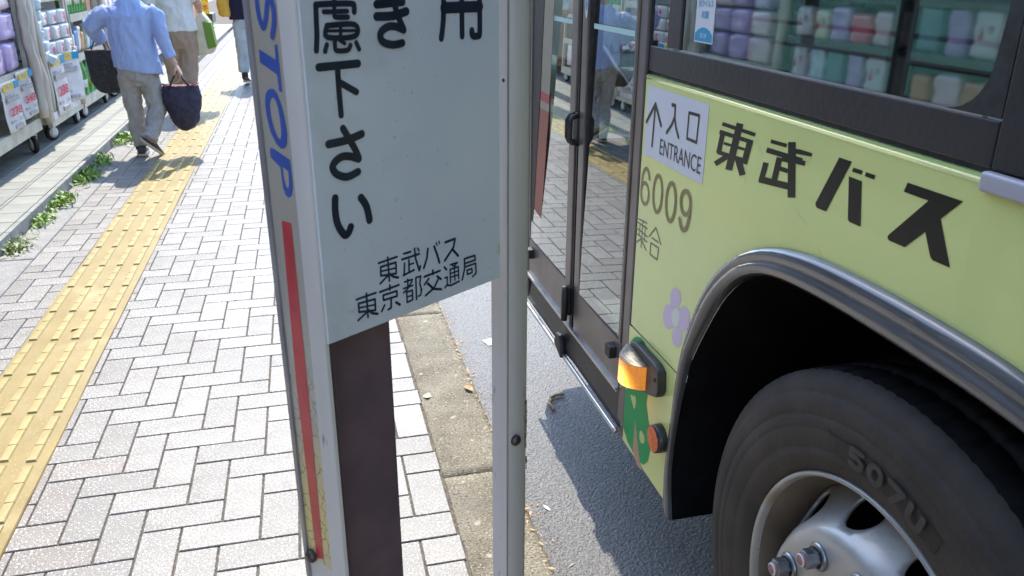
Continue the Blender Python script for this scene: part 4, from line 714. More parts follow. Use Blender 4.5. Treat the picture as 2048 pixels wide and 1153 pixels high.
# door
post = bp('door_post', MB().box(.7435, .80, 1.7415, 1.788, .228, 2.5), 'doorf', bevel=.006)
bp('door_post_seal', MB().box(.7455, .77, 1.7345, 1.7425, .228, 2.5), 'rubber', post)
def door_leaf(y0, y1, s0, s1, lb=None, yaw=.0165):
    lf = bp('door_leaf', MB().box(.742, .780, y0, y1, .350, .492), 'doorf', bevel=.003)
    if lb: lf['label'] = lb
    bp('stile', MB().box(.740, .785, y0, y0+s0, .492, 2.3), 'doorf', lf, bevel=.003)
    bp('stile', MB().box(.740, .785, y1-s1, y1, .492, 2.3), 'doorf', lf, bevel=.003)
    bp('top_rail', MB().box(.742, .768, y0, y1, 2.3, 2.4), 'doorf', lf)
    bp('glass_seal', MB().box(.7425, .765, y0+s0, y0+s0+.006, .492, 2.3).box(.7425, .765, y1-s1-.009, y1-s1, .492, 2.3).box(.7425, .765, y0+s0+.006, y1-s1-.009, .492, .4985), 'rubber', lf)
    g_ = bp('door_glass', MB().box(.7480, .7520, y0+s0+.006, y1-s1-.009, .4985, 2.3), 'glass', lf)
    ym = (y0+y1)/2
    for v in g_.data.vertices: v.co.x += (v.co.z-.80)*.0195-(v.co.y-ym)*yaw
    bp('glass_strip', MB().box(.7466, .7470, y0+s0+.02, y1-s1-.03, 1.255, 1.268), pm('strip_teal', (.45, .66, .64), rough=.3), lf); return lf  # thin pale teal strip across the glass
leaf1 = door_leaf(1.7895, 2.178, .012, .045, 'rear door leaf beside the green side panel')
leaf2 = door_leaf(2.216, 2.700, .050, .012, 'front door leaf half hidden by the sign', .002)
for z0, z1, m_, nm_ in ((.50, .975, 'strip_red', 'strip_red_part'), (.975, 1.0, 'strip_beige', 'strip_white_part'), (1.0, 1.03, 'strip_crimson', 'strip_red_part'), (1.03, 2.2, 'strip_beige', 'strip_beige_part')):  # coloured bands stand in for a striped pole mirrored in the glass
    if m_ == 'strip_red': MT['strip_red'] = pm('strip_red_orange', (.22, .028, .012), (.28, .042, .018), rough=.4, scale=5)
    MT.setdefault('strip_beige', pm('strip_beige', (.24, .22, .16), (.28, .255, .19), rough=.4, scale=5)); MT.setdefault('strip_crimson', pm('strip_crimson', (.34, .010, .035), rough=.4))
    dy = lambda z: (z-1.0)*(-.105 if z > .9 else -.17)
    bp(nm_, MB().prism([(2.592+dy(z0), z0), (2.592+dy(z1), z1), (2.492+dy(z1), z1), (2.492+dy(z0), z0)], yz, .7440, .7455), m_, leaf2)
bp('leaf_edge', MB().prism([(2.72, .492), (2.72, 2.2), (2.592-.125, 2.2), (2.596, 1.0), (2.66, .55), (2.66, .492)], yz, .7430, .746), 'rubber', leaf2)
bp('door_gap_seal', MB().box(.752, .768, 2.1785, 2.2155, .35, 2.4).box(.742, .752, 2.194, 2.201, .35, 2.4), 'rubber')
bp('stile_emblem', MB().add([(.7385, 2.145+.011*cos(2*pi*k/20), 1.318+.040*sin(2*pi*k/20)) for k in range(20)], [tuple(range(20))]), 'white', leaf1)
bp('stile_emblem_mark', MB().add([(.7380, 2.145+.007*cos(2*pi*k/16), 1.312+.016*sin(2*pi*k/16)) for k in range(16)], [tuple(range(16))]), 'blueplas', leaf1)
for y_ in (2.186, 2.212):
    bp('door_handle', MB().tube([(.744, y_, .935), (.722, y_, .940), (.716, y_, .952), (.716, y_, 1.000), (.722, y_, 1.012), (.744, y_, 1.017)], .0075, n=8), 'rubber')
bp('handle_plate', MB().box(.736, .752, 2.180, 2.224, .930, 1.022), 'rubber', bevel=.004)
hg = bp('hinge', MB().box(.722, .745, 2.207, 2.240, .392, .486), 'rubber', bevel=.006)
bp('hinge_pin', MB().tube([(.720, 2.203, .382), (.720, 2.203, .494)], .010, n=10), 'rubber', hg)
for (y_, z_) in ((1.833, .452), (2.652, .452)): bp('door_stop', MB().box(.722, .745, y_-.018, y_+.018, z_-.018, z_+.016), 'rubber', bevel=.003)
stp = bp('step_trim', MB().box(.738, .765, 1.79, 2.72, .345, .3515).box(.7345, .765, 1.79, 2.72, .351, .359), 'chrome')
for k in range(10): hexbolt('rivet', 'bolt', stp, (.7378, 1.85+k*.085, .3405), (0, 0, pi), .0035, .0015)
sk = MB(); Nn = 60; vs = []; fs = []
for k in range(Nn+1):
    y = 1.765+k*(2.74-1.765)/Nn; d = .012*math.exp(-((y-2.25)/.05)**2)
    vs += [(.752, y, .345), (.748-d*.3, y, .31), (.744-d, y, .275), (.741-d*.6, y, .252), (.756, y, .250)]
for k in range(Nn):
    for q in range(4): fs.append((k*5+q, k*5+q+1, k*5+q+6, k*5+q+5))
sk.add(vs, fs, True); bp('step_skirt', sk, 'bandp')
rl = MB(); rp_ = [(.7315, y, .243+.012*math.exp(-((y-2.26)/.03)**2)) for y in [1.762+k*(2.74-1.762)/70 for k in range(71)]]
rl.tube(rp_, .0075, n=8); bp('step_edge_rail', rl, 'chrome')
bp('bent_rubber_flap', MB().prism([(2.30,.262),(2.285,.305),(2.245,.312),(2.222,.262),(2.226,.236),(2.252,.244)], yz, .718, .735), 'rubber', bevel=.006)
RA, RB, RC, RD = (2.389, 1.191), (2.038, 1.048), (2.072, 1.018), (2.42, 1.159)
bp('partition_rail', MB().prism([RA, RB, RC, RD], yz, .865, .885), 'rail_o', bevel=.006); bp('rail_highlight', MB().tube([(.862, RA[0], RA[1]+.012), (.862, RB[0], RB[1]+.012)], .006, n=6), 'chrome')
bp('guard_rail', MB().tube([(.795, .80, 1.318), (.795, 1.56, 1.318)], .0035, n=8), 'railw'); bp('guard_rail', MB().tube([(.795, .80, 1.284), (.795, 1.56, 1.284)], .0035, n=8), 'railw')
bp('handrail', MB().tube([(1.15, 1.75, .25), (1.15, 1.75, 2.7)], .016, n=10), 'rail_o'); bp('handrail', MB().tube([(1.05, 1.30, 1.02), (1.05, 1.30, 2.7)], .016, n=10), 'blueplas')
bp('handrail', MB().tube([(1.35, .3, .34), (1.35, .3, 2.7)], .016, n=10), 'rail_o')
for (x_, y_) in ((1.05, .55), (1.05, -.4), (2.2, .5), (2.2, -.4), (2.2, 1.4)):
    s_ = bp('seat', MB().box(x_, x_+.8, y_, y_+.42, .62, .74), 'blueplas', bevel=.02); bp('seat_back', MB().box(x_, x_+.8, y_-.06, y_+.02, .74, 1.30), 'blueplas', s_, bevel=.03)
bp('floor', MB().box(.80, 3.14, 1.75, 2.88, .30, .34).box(1.26, 3.14, .0, 1.75, .30, .34).box(.80, 3.14, -6.5, .0, .30, .34), 'floor'); bp('underside', MB().box(1.30, 2.9, -6.4, 2.3, .12, .29), 'dark')
bp('far_wall', MB().box(3.12, 3.16, -6.5, 2.9, .2, 1.07).box(3.12, 3.16, -6.5, 2.9, 2.05, 2.9), 'bandp')
for k in range(4): bp('window_post', MB().box(3.12, 3.16, -6.5+k*2.3, -6.4+k*2.3, 1.07, 2.05), 'inner')
bp('far_window', MB().box(3.135, 3.14, -6.4, 2.9, 1.07, 2.05), 'cglass')
rc = [(.79,-6.5),(.775,-6.4),(.775,2.66),(.785,2.78),(.82,2.87),(.90,2.93),(1.02,2.955),(3.0,2.955),(3.16,2.80),(3.16,-6.5)]
def nose(z0, z1, d=0): return MB().prism([(.752+d,2.70),(.762+d,2.79),(.80+d,2.875),(.88,2.935-d),(1.00,2.955-d),(2.95,2.955-d),(3.12,2.86),(3.16,2.66),(3.13,2.66),(3.09,2.84),(2.94,2.925-d),(1.01,2.925-d),(.895,2.905-d),(.825+d,2.855),(.79+d,2.78),(.782+d,2.70)], vert, z0, z1, smooth=True)
bp('roof', MB().prism(rc, vert, 2.86, 2.96), 'green'); bp('door_header', MB().box(.757, .785, 1.74, 2.735, 2.30, 2.45), 'bandp'); bp('upper_side', MB().box(.757, .775, -6.5, 2.70, 2.42, 2.90), 'green')  # unseen door header added to close a gap against leaking sun
bp('front_post', MB().box(.742, .782, 2.702, 2.735, .26, 2.5), 'rubber'); bp('nose', nose(.25, .78), 'green'); bp('windscreen', nose(.78, 2.4, .006), 'cglass'); bp('sun_block_pillar', MB().prism([(.753,2.736),(.763,2.79),(.802,2.874),(.872,2.930),(.872,2.90),(.83,2.85),(.79,2.78),(.783,2.736)], vert, .78, 2.4), 'rubber'); bp('dash_panel', MB().box(.86, 3.05, 2.80, 2.86, .34, .82), 'bandp'); bp('destination_box', nose(2.4, 2.87), 'bandp')  # unseen solid front pillar added to block sun leaking through the windscreen
bp('rear_wall', MB().box(.76, 3.16, -6.52, -6.5, .25, 2.9), 'green'); bp('rear_side', MB().box(.748, .765, -6.5, -3.0, .23, 2.1), 'green')
mr_ = bp('door_mirror', MB().box(.72, .90, 3.05, 3.13, 1.95, 2.35), 'rubber', bevel=.03); bp('mirror_arm', MB().tube([(.90, 2.93, 2.55), (.83, 3.06, 2.50), (.81, 3.09, 2.33)], .012), 'rubber', mr_)
# wheel
WL = Vector((.770, YC_, ZC_)); wh = tag(thing('wheel', None, None), None); wh.parent = BUS; wh.location = WL-BL
if 'label' in wh: del wh['label']
tyre_prof = [(.300,.020),(.306,.008),(.315,.002),(.330,-.004),(.347,-.0085),(.3475,-.0078),(.350,-.0092),(.380,-.0130),(.3815,-.0123),(.3835,-.0132),(.400,-.0130),(.4015,-.0116),(.405,-.0116),(.4065,-.0125),(.425,-.0095),(.438,-.0050),(.4395,-.0030),(.443,-.0035),(.455,.0020),(.4625,.0075),(.4705,.0150),(.4740,.0240),(.4750,.045),(.4750,.080),(.466,.082),(.466,.090),(.475,.092),(.4755,.130),(.466,.132),(.466,.140),(.475,.142),(.475,.235),(.465,.26),(.42,.283),(.31,.26)]
def trd(i, k):
    r = tyre_prof[i][0]; x = tyre_prof[i][1]
    if .468 < r and x < .05: return 1-(.004 if k % 4 == 0 else 0)-.0015*abs(noise.noise(Vector((k*.3, 0, 0))))
    return 1
iT = [i for i, (r_, x_) in enumerate(tyre_prof) if x_ >= .024 and r_ > .4][0]
ty = MB().lathe_x(tyre_prof[:iT+1], n=480, mod=trd).build('tyre', 'tyre', wh)
MB().lathe_x([(r_-.0003 if k == 0 else r_, x_) for k, (r_, x_) in enumerate(tyre_prof[iT:])], n=480, mod=lambda i, k: 1-(.008 if k % 8 in (0, 1) and i < 14 else 0)).build('tread', 'tyre_dk', ty)  # tread rubber coloured darker for the shade inside the wheel well
# tyre legend: dark arrow panel and raised figures
def arcp(r, a, x): return (x, -r*cos(a), r*sin(a))
ap = MB(); A0, A1 = radians(104.5), radians(68); nA = 24; vs = []
for k in range(nA+1):
    a = A0+(A1-A0)*k/nA; vs += [arcp(.3475, a, -.0102), arcp(.3795, a, -.0142)]
ap.add(vs, [(2*k, 2*k+1, 2*k+3, 2*k+2) for k in range(nA)])
ap.add([arcp(.3795, A0, -.0142), arcp(.392, radians(108.5), -.0150), arcp(.3635, radians(103.2), -.0120)], [(0, 1, 2)]); ap.build('legend_panel', 'tyre_dk', ty)
DG = {'5': [[(.9, 1), (.15, 1), (.1, .58), (.6, .62), (.92, .42), (.85, .1), (.5, 0), (.08, .12)]], '0': [[(.5+.42*cos(q), .5+.5*sin(q)) for q in [2*pi*k/14 for k in range(15)]]], '7': [[(.05, 1), (.95, 1), (.4, 0)]], 'U': [[(.1, 1), (.1, .2), (.35, 0), (.65, 0), (.9, .2), (.9, 1)]]}
def legend(txt, a0, da, r0, h, wd, m, thick):
    mb = MB()
    for k, ch in enumerate(txt):
        ac = a0-k*da
        for P in DG[ch]:
            for p, q in zip(P, P[1:]):
                seg = len(mb.f)
                def fn(a, b, hh): return arcp(r0+b*h, ac-(a-.5)*wd/r0, -.0158-hh)
                capsule(mb, p, q, thick, fn, .0001+seg*.00006)
    return mb
legend('507U', radians(96), radians(6.9), .3505, .0265, .030, 'tyre_lt', .17).build('tyre_legend', 'tyre_lt', ty)
rim_prof = [(.296,.030),(.3035,.024),(.3050,.010),(.3030,.004),(.2985,.003),(.2950,.007),(.2925,.018)]
MB().lathe_x(rim_prof, n=128).build('rim_flange', 'rim', wh)
MB().lathe_x([(.2935,.016),(.286,.035),(.279,.060),(.275,.085),(.281,.105),(.277,.135),(.272,.17),(.15,.20)], n=128).build('rim_barrel', 'rim_in', wh)
# disc with ten hand holes: radial grid, faces skipped inside holes
dprof = [(.282,.098),(.276,.092),(.270,.083),(.264,.075),(.258,.067),(.252,.059),(.246,.051),(.240,.043),(.234,.034),(.228,.024),(.2225,.013),(.216,.003),(.209,-.006),(.200,-.0115),(.190,-.0135),(.175,-.0140),(.150,-.0142),(.125,-.0142),(.112,-.0140),(.110,-.020),(.108,-.0225),(.100,-.024),(.098,-.0235),(.096,.0),(.0001,.0)]
nd = 300; mb = MB(); vs = []; fs = []
for r, x in dprof:
    for k in range(nd): a = 2*pi*k/nd; vs.append(arcp(r, a, x))
HA = radians(106); s0 = .2465
def inhole(r, a):
    d = ((a-HA+pi/10) % (2*pi/10))-pi/10; return (d*r/.0360)**2+((r-s0)/.0235)**2 < 1
for i in range(len(dprof)-1):
    for k in range(nd):
        if inhole((dprof[i][0]+dprof[i+1][0])/2, 2*pi*(k+.5)/nd): continue
        fs.append((i*nd+k, (i+1)*nd+k, (i+1)*nd+(k+1) % nd, i*nd+(k+1) % nd))
def prx(r):
    for (ra, xa), (rb, xb) in zip(dprof, dprof[1:]):
        if ra >= r >= rb: return xa+(xb-xa)*((ra-r)/(ra-rb) if ra > rb else 0)
    return dprof[0][1]
for i, (r, x) in enumerate(dprof):
    if not .21 < r < .29: continue
    for k in range(nd):
        a = 2*pi*k/nd; fl_ = [inhole((dprof[i+di][0]+dprof[i+di+1][0])/2, 2*pi*(k+dk+.5)/nd) for di in (-1, 0) for dk in (-1, 0) if 0 <= i+di < len(dprof)-1]
        if any(fl_) and not all(fl_):
            d = ((a-HA+pi/10) % (2*pi/10))-pi/10; u_, v_ = d*r/.0360, (r-s0)/.0235; e = hypot(u_, v_) or 1; rn_ = s0+v_/e*.0235; rn_ = min(rn_, .2819); an = a+(u_/e*.0360-u_*.0360)/rn_
            vs[i*nd+k] = arcp(rn_, an, prx(rn_))
mb.add(vs, fs, True)
dsc = mb.build('wheel_disc', 'rim', wh); so_ = dsc.modifiers.new('s', 'SOLIDIFY'); so_.thickness = .007; so_.offset = -1
MB().lathe_x([(.088,.004),(.088,-.030),(.080,-.042),(.060,-.048),(.0001,-.050)], n=48).build('hub_cap', 'nut', wh)
MB().lathe_x([(.26,.16),(.02,.16)], n=32).build('brake_drum', 'dark', wh)
nutm = MB(); nutm.lathe_x([(.0001,.0),(.0235,.0),(.0240,-.003),(.0225,-.0055),(.0185,-.007)], n=24)
hx = [(.0170*cos(pi/3*k), .0170*sin(pi/3*k)) for k in range(6)]; nutm.prism(hx, lambda a, b, h: (h, a, b), -.005, -.028)
nutm.lathe_x([(.0148,-.028),(.0125,-.0305),(.0115,-.031)], n=18); nutme = nutm.mesh('wheel_nut', 'nut')
studme = MB().lathe_x([(.0108,-.026),(.0105,-.0345),(.0085,-.0362),(.0001,-.0364)], n=18).mesh('stud', 'stud')
rgme = MB().lathe_x([(.0112,-.0350),(.0100,-.0366),(.0086,-.0366)], n=18).mesh('stud_ring', 'white')
for k in range(10):
    a = radians(119.5+36*k); o = put('wheel_nut', nutme, wh, loc=arcp(.1675, a, -.0140)); o.rotation_euler.x = random.uniform(0, 1); s_ = put('stud', studme, wh, loc=arcp(.1675, a, -.0140)); s2 = put('stud_ring', rgme, wh, loc=arcp(.1675, a, -.0140))
# vehicle ahead of the bus, seen through the door glass
TR = thing('parked_truck', 'pale truck standing ahead of the bus, seen through the door glass', 'truck', (4.0, 9.5, -.12))
def tp_(name, mb, m): o = mb.build(name, m, TR, loc=(-4.0, -9.5, .12)); return o
tp_('tailgate', MB().box(3.05, 5.2, 9.0, 9.06, .35, .78), 'white'); tp_('cargo_box', MB().box(3.05, 5.2, 9.06, 12.5, .40, 1.9), 'silver'); tp_('cab', MB().box(3.15, 5.1, 12.6, 14.0, .3, 1.9), 'pwhite')
for x_ in (3.15, 4.85):
    for y_ in (10.0, 13.2): o = tp_('wheel', MB().lathe_x([(.001,-.1),(.2,-.1),(.32,-.08),(.34,0),(.32,.08),(.001,.1)], n=24), 'tyre'); o.location = (x_+.1-4.0, y_-9.5, .34)
o = put('tailgate_lettering', text_mesh('SUZUKI', .78, .10, 'wall2', (3.28, 8.995, .50), (1, 0, 0), (0, 0, 1), .02), TR, loc=(-4.0, -9.5, .12))
# ------------------------------------------------------------------ sale carts
XF = -2.0; ZT = .07
caster_w = MB().lathe_x([(.001,-.018),(.046,-.018),(.062,-.014),(.065,-.006),(.065,.006),(.062,.014),(.046,.018),(.001,.018)], n=24).mesh('castor_wheel', 'caster')
caster_h = MB().lathe_x([(.001,-.0215),(.030,-.0215),(.042,-.0195),(.044,.0195),(.001,.0215)], n=16).mesh('castor_hub', 'hub')
caster_f = MB().box(-.026, -.021, -.02, .02, -.02, .075).box(.021, .026, -.02, .02, -.02, .075).box(-.028, .028, -.03, .035, .07, .08).mesh('castor_fork', 'hub')
def cart(y0, y1, label, rail_z=.24, shelves=(.62, .93, 1.25), depth=.62, h=1.62, mat='cart'):
    c = thing('sale_cart', label, 'cart', (XF-depth/2, (y0+y1)/2, ZT), group='sale carts on the terrace'); L0 = -Vector(c.location)
    def cp(n, mb, m, par=None): 
        o = mb.build(n, m, par or c); 
        if not par: o.location = L0
        return o
    cp('base_rail', MB().box(XF-.035, XF, y0, y1, rail_z-.045, rail_z+.045), mat); cp('base_deck', MB().box(XF-depth, XF-.035, y0, y1, rail_z-.02, rail_z+.03), mat)
    for y in (y0, y1-.032):
        for x in (XF-.035, XF-depth): cp('post', MB().box(x, x+.032, y, y+.032, rail_z+.045, h), mat)
    for z in shelves:
        s_ = cp('shelf', MB().box(XF-depth, XF-.012, y0+.033, y1-.033, z-.012, z), mat); cp('shelf_lip', MB().box(XF-.012, XF+.004, y0+.033, y1-.033, z-.045, z+.022), mat).parent = s_
        s_.children[0].location = (0, 0, 0)
    cp('top_frame', MB().box(XF-depth, XF, y0, y1, h, h+.03), mat)
    cp('back_panel', MB().box(XF-depth-.004, XF-depth, y0, y1, rail_z, h), 'wall')
    for y in (y0+.12, y1-.12):
        for x in (XF-.05, XF-depth+.06):
            e = put('castor', caster_w, c, loc=Vector((x, y, ZT+.066))+L0); e.rotation_euler.z = random.uniform(-.9, .9)
            put('castor_hub', caster_h, e); put('castor_fork', caster_f, e)
    return c
def puff_mesh(sx, sy, sz, seed=0, rough=.07, n=28, m='silver', pinch=0):
    rn = random.Random(seed); mb = MB(); K = 12; vs = []; fs = []
    for k in range(K+1):
        t = k/K; z = -sz/2+sz*t; e = (1-abs(2*t-1)**5)**.25*.10+.90 if 0 < k < K else .80
        for j in range(n):
            a = 2*pi*j/n; ca, sa = cos(a), sin(a); q = .24
            x = sx/2*(abs(ca)**q)*(1 if ca > 0 else -1); y = sy/2*(abs(sa)**q)*(1 if sa > 0 else -1)
            nz = (noise.noise(Vector((x*14+seed*3.3, y*14, z*14)))+.6*noise.noise(Vector((x*40, y*40, z*40+seed))))*rough*min(sx, sy, sz)*.75
            vs.append((x*e+nz, y*e+nz, z+(nz if 0 < k < K else 0)))
    for i in range(K):
        for j in range(n): fs.append((i*n+j, i*n+(j+1) % n, (i+1)*n+(j+1) % n, (i+1)*n+j))
    fs += [tuple(range(n))[::-1], tuple(K*n+j for j in range(n))]
    return mb.add(vs, fs, True).mesh('pack', m)
_pc = {}
def pack(name, label, cat, x, y, z, s, m, group, seed=0, rz=0, tilt=0):
    k = (s, m, seed % 3)
    if k not in _pc: _pc[k] = puff_mesh(*s, seed=seed % 3, m=m)
    o = put(name, _pc[k], loc=(x, y, z+s[2]/2)); o.rotation_euler = (0, tilt, rz); o.scale = (1, random.uniform(.88, 1.0), random.uniform(.90, 1.04)) if name != 'tissue_pack' else (1, 1, 1); return tag(o, label, cat, group)
def sheet(y, z0, z1, r, seed, label, amp=.02):
    P = [(XF+.025+noise.noise(Vector((seed, z*3, 0)))*amp, y+noise.noise(Vector((seed+9, z*2.3, 0)))*amp*2-(z-z0)*.03, z) for z in [z0+(z1-z0)*k/16 for k in range(17)]]
    R = [r*(1+.35*noise.noise(Vector((seed+3, z*5, 0)))) for z in range(17)]
    return tag(MB().tube(P, R, n=10, flat=.6).build('rolled_sheet', 'sheet'), label, 'sheet', 'rolled beige rain sheets tied to the carts')
def price_card(y0, y1, z0, z1, price, sub, label, yaw=0.0, head=True, seed=0):
    c = thing('price_card', label, 'price card', (XF+.012, (y0+y1)/2, z0), yaw, 'price cards hung on the carts'); W = y1-y0; H_ = z1-z0; n = 8; vs = []; fs = []
    for i in range(n+1):
        for j in range(n+1):
            y = -W/2+W*i/n; z = H_*j/n; vs.append((.010*noise.noise(Vector((y*6, z*5, seed)))+.012*(1-z/H_), y, z))
    for i in range(n):
        for j in range(n): fs.append((i*(n+1)+j, (i+1)*(n+1)+j, (i+1)*(n+1)+j+1, i*(n+1)+j+1))
    s_ = MB().add(vs, fs, True).build('paper', 'paper', c); s_.location = (0, 0, 0)
    so = s_.modifiers.new('s', 'SOLIDIFY'); so.thickness = .003
    X = .0235
    if head:
        for q, (m, a, b) in enumerate((('pyel', .04, .62), ('pblue', .66, .97))): MB().box(X-.004, X-.001, -W/2+W*a, -W/2+W*b, H_*.84, H_*.985).build('header', m, c)
        put('header_print', text_mesh('得用', W*.42, H_*.10, 'pgrey', (X, -W/2+W*.12, H_*.86), (0, 1, 0), (0, 0, 1), .02), c)
    if price: put('price', text_mesh(price, W*.24*len(price), H_*.17, 'pred', (X+.002, -W*.38, H_*.32), (0, 1, 0), (0, 0, 1), .035), c)
    if sub: put('tax_price', text_mesh(sub, W*.34, H_*.075, 'pgrey', (X+.003, W*.04, H_*.18), (0, 1, 0), (0, 0, 1), .02), c)
    for a, b, u_, v_ in ((.10, .80, .60, .70), (.10, .60, .74, .765), (.10, .36, .19, .235), (.30, .72, .055, .125)):
        MB().box(X-.006, X+.002, -W/2+W*a, -W/2+W*b, H_*u_, H_*v_).build('small_print', 'pgrey', c)
    return c
cart(5.72, 6.98, 'front sale cart with the 278 and 348 price cards', rail_z=.275, shelves=(.68, 1.52))
cart(7.26, 8.30, 'second sale cart stacked with wrapped tissue packs', rail_z=.235, shelves=(.70, 1.18))
cart(8.36, 9.55, 'third sale cart with green bottles behind the blue shirted walker', rail_z=.225, shelves=(.635, .98))
cart(9.75, 10.95, 'fourth sale cart hidden behind the blue shirted walker', rail_z=.225)
cart(3.15, 4.30, 'unseen sale cart mirrored in the window with white goods', rail_z=.26, mat='cart_d'); cart(4.42, 5.62, 'sale cart just left of the view mirrored in the window', rail_z=.26, mat='cart_d')
cart(1.85, 3.0, 'sale cart far left of the view with orange goods', rail_z=.26, mat='cart_d')
for k, (y, z0, z1, r, s) in enumerate([(6.99, .32, 1.62, .060, 1), (7.12, .26, 1.62, .062, 2), (7.25, .33, 1.62, .040, 3), (8.24, .24, .74, .040, 4), (5.66, .3, 1.6, .04, 5), (9.62, .25, 1.6, .04, 6)]):
    sheet(y, z0, z1, r, s*7.7, ['rolled sheet nearest the 348 price card', 'wavy rolled sheet between the first two carts', 'thin rolled sheet beside the silver tissue packs', 'short sheet end hanging right of the 238 card', 'rolled sheet outside the left edge of the view', 'rolled sheet beyond the green bottles'][k])
price_card(6.20, 6.55, .335, .665, '278', '305', 'leftmost price card reading 278 on the front cart', seed=1); price_card(6.56, 6.90, .37, .70, '348', '382', 'price card reading 348 beside the rolled sheets', seed=2)
price_card(7.42, 7.84, .255, .72, '238', '261', 'tall price card reading 238 below the tissue packs', seed=3); price_card(7.87, 8.12, .30, .72, '', '', 'narrow curled paper card right of the 238 card', yaw=-.5, seed=4)
MB_ = tag(MB().box(XF-.004, XF+.010, 7.30, 8.26, .245, .30).build('card_strip', 'paper'), 'crumpled paper strip under the 238 price card', 'paper')
cols = ['purple', 'pink', 'purple', 'ppink']
adj = ['lowest', 'second', 'third', 'top']
for r in range(4):
    for c in range(3):
        m = ['ppink', 'purple', 'purple'][c] if r == 0 else ['purple', 'ppink', 'purple'][(c+r) % 3]
        pack('wrapped_pack', f"{'lilac' if m=='purple' else 'pale pink'} film wrapped pack, {adj[r]} row, {['left', 'middle', 'right'][c]} of the front cart", 'pack', XF-.16, 6.03+c*.335, .70+r*.205, (.30, .315, .20), m, 'film wrapped packs on the front cart', seed=r*3+c, rz=random.uniform(-.1, .1))
# tissue packs
for r in range(3):
    for c in range(3):
        y = 7.66+c*.235; z = .705+r*.121
        o = pack('tissue_pack', f"silver white tissue pack with pink mark, {['bottom', 'middle', 'top'][r]} row, {['left', 'centre', 'right'][c]} of its stack", 'tissue pack', XF-.13+c*.012-r*.01, y, z, (.27, .225, .118), 'silver', 'tissue packs stacked on the second cart', seed=r+c, rz=random.uniform(-.06, .06))
        mk = MB().add([(.137, .030*cos(2*pi*k/16)+.03, .036*sin(2*pi*k/16)) for k in range(16)], [tuple(range(16))]).build('pink_mark', 'pinkdot', o)
for k in range(6):
    pack('film_pack', f"crinkled clear blue film pack, number {['one from the bottom', 'two from the bottom', 'three from the bottom', 'four from the bottom', 'five from the bottom', 'six from the bottom'][k]} of its pile".replace('number ', ''), 'pack', XF-.10+random.uniform(-.02, .02), 7.40+random.uniform(-.02, .03), .705+k*.078, (.26, .25, .082), 'film', 'crinkled film packs on the second cart', seed=k, rz=random.uniform(-.3, .3), tilt=.08)
pack('film_pack', 'loose film pack hanging over the 238 card', 'pack', XF-.02, 7.50, .69, (.16, .26, .07), 'film', 'crinkled film packs on the second cart', seed=2, rz=.3, tilt=.5)
for c in range(4): pack('grey_carton', f"grey carton {['first', 'second', 'third', 'fourth'][c]} from the left on the top shelf of the tissue cart", 'carton', XF-.2, 7.42+c*.24, 1.185, (.30, .22, .30), 'pwhite' if c % 2 else 'wall2', 'cartons on the second cart', seed=c)
# bottles: lower green row and upper greens
def bottle(x, y, z, h, label, m='pgreen', r=.042, grp='green bottles on the third cart'):
    c = MB().ell([(0,0,0,r*.9,r*.9),(0,0,.01,r,r),(0,0,h*.55,r,r),(0,0,h*.72,r*.85,r*.85),(0,0,h*.86,r*.38,r*.38),(0,0,h*.93,r*.36,r*.36)], n=14).build('drink_bottle', m, loc=(x, y, z)); tag(c, label, 'bottle', grp)
    MB().ell([(0,0,h*.93,r*.42,r*.42),(0,0,h,r*.42,r*.42)], n=10).build('cap', 'pwhite', c); MB().ell([(0,0,h*.24,r*1.02,r*1.02),(0,0,h*.46,r*1.02,r*1.02)], n=14).build('bottle_label', ['weed', 'pyellow', 'pwhite'][int(y*10) % 3], c); return c
ordn = ['first', 'second', 'third', 'fourth', 'fifth', 'sixth', 'seventh', 'eighth', 'ninth', 'tenth', 'eleventh', 'twelfth']
for k in range(12):
    o = bottle(XF-.05-.012*(k % 2), 8.43+k*.092, .262, .33, f"green drink bottle, {ordn[k]} along the lowest shelf of the third cart"); o.rotation_euler = (random.uniform(-.08, .08), .05, 0)
for k in range(8): bottle(XF-.06, 8.42+k*.10, 1.0, .32, f"tall green bottle, {ordn[k]} along the upper shelf of the third cart", r=.045, grp='green bottles on the upper shelf')
for k in range(9): pack('snack_pack', f"small mixed colour pouch, {ordn[k]} along the middle shelf of the third cart", 'pouch', XF-.06, 8.47+k*.12, .645, (.07, .11, .19+.03*(k % 3)), ['pwhite', 'blueplas', 'silver', 'porange', 'weed2'][k % 5], 'pouches on the middle shelf', seed=k, tilt=.1)
for k in range(4): pack('snack_pack', f"pale pouch, {ordn[k]} on the hidden fourth cart", 'pouch', XF-.08, 9.95+k*.22, .94, (.10, .19, .26), ['ppink', 'pwhite'][k % 2], 'pouches on the fourth cart', seed=k)
for k in range(5): pack('snack_pack', f"tall pale pouch, {ordn[k]} on the lower shelf of the fourth cart", 'pouch', XF-.08, 9.90+k*.21, .28, (.10, .19, .30), ['pwhite', 'ppink', 'pgreen'][k % 3], 'pouches low on the fourth cart', seed=k)
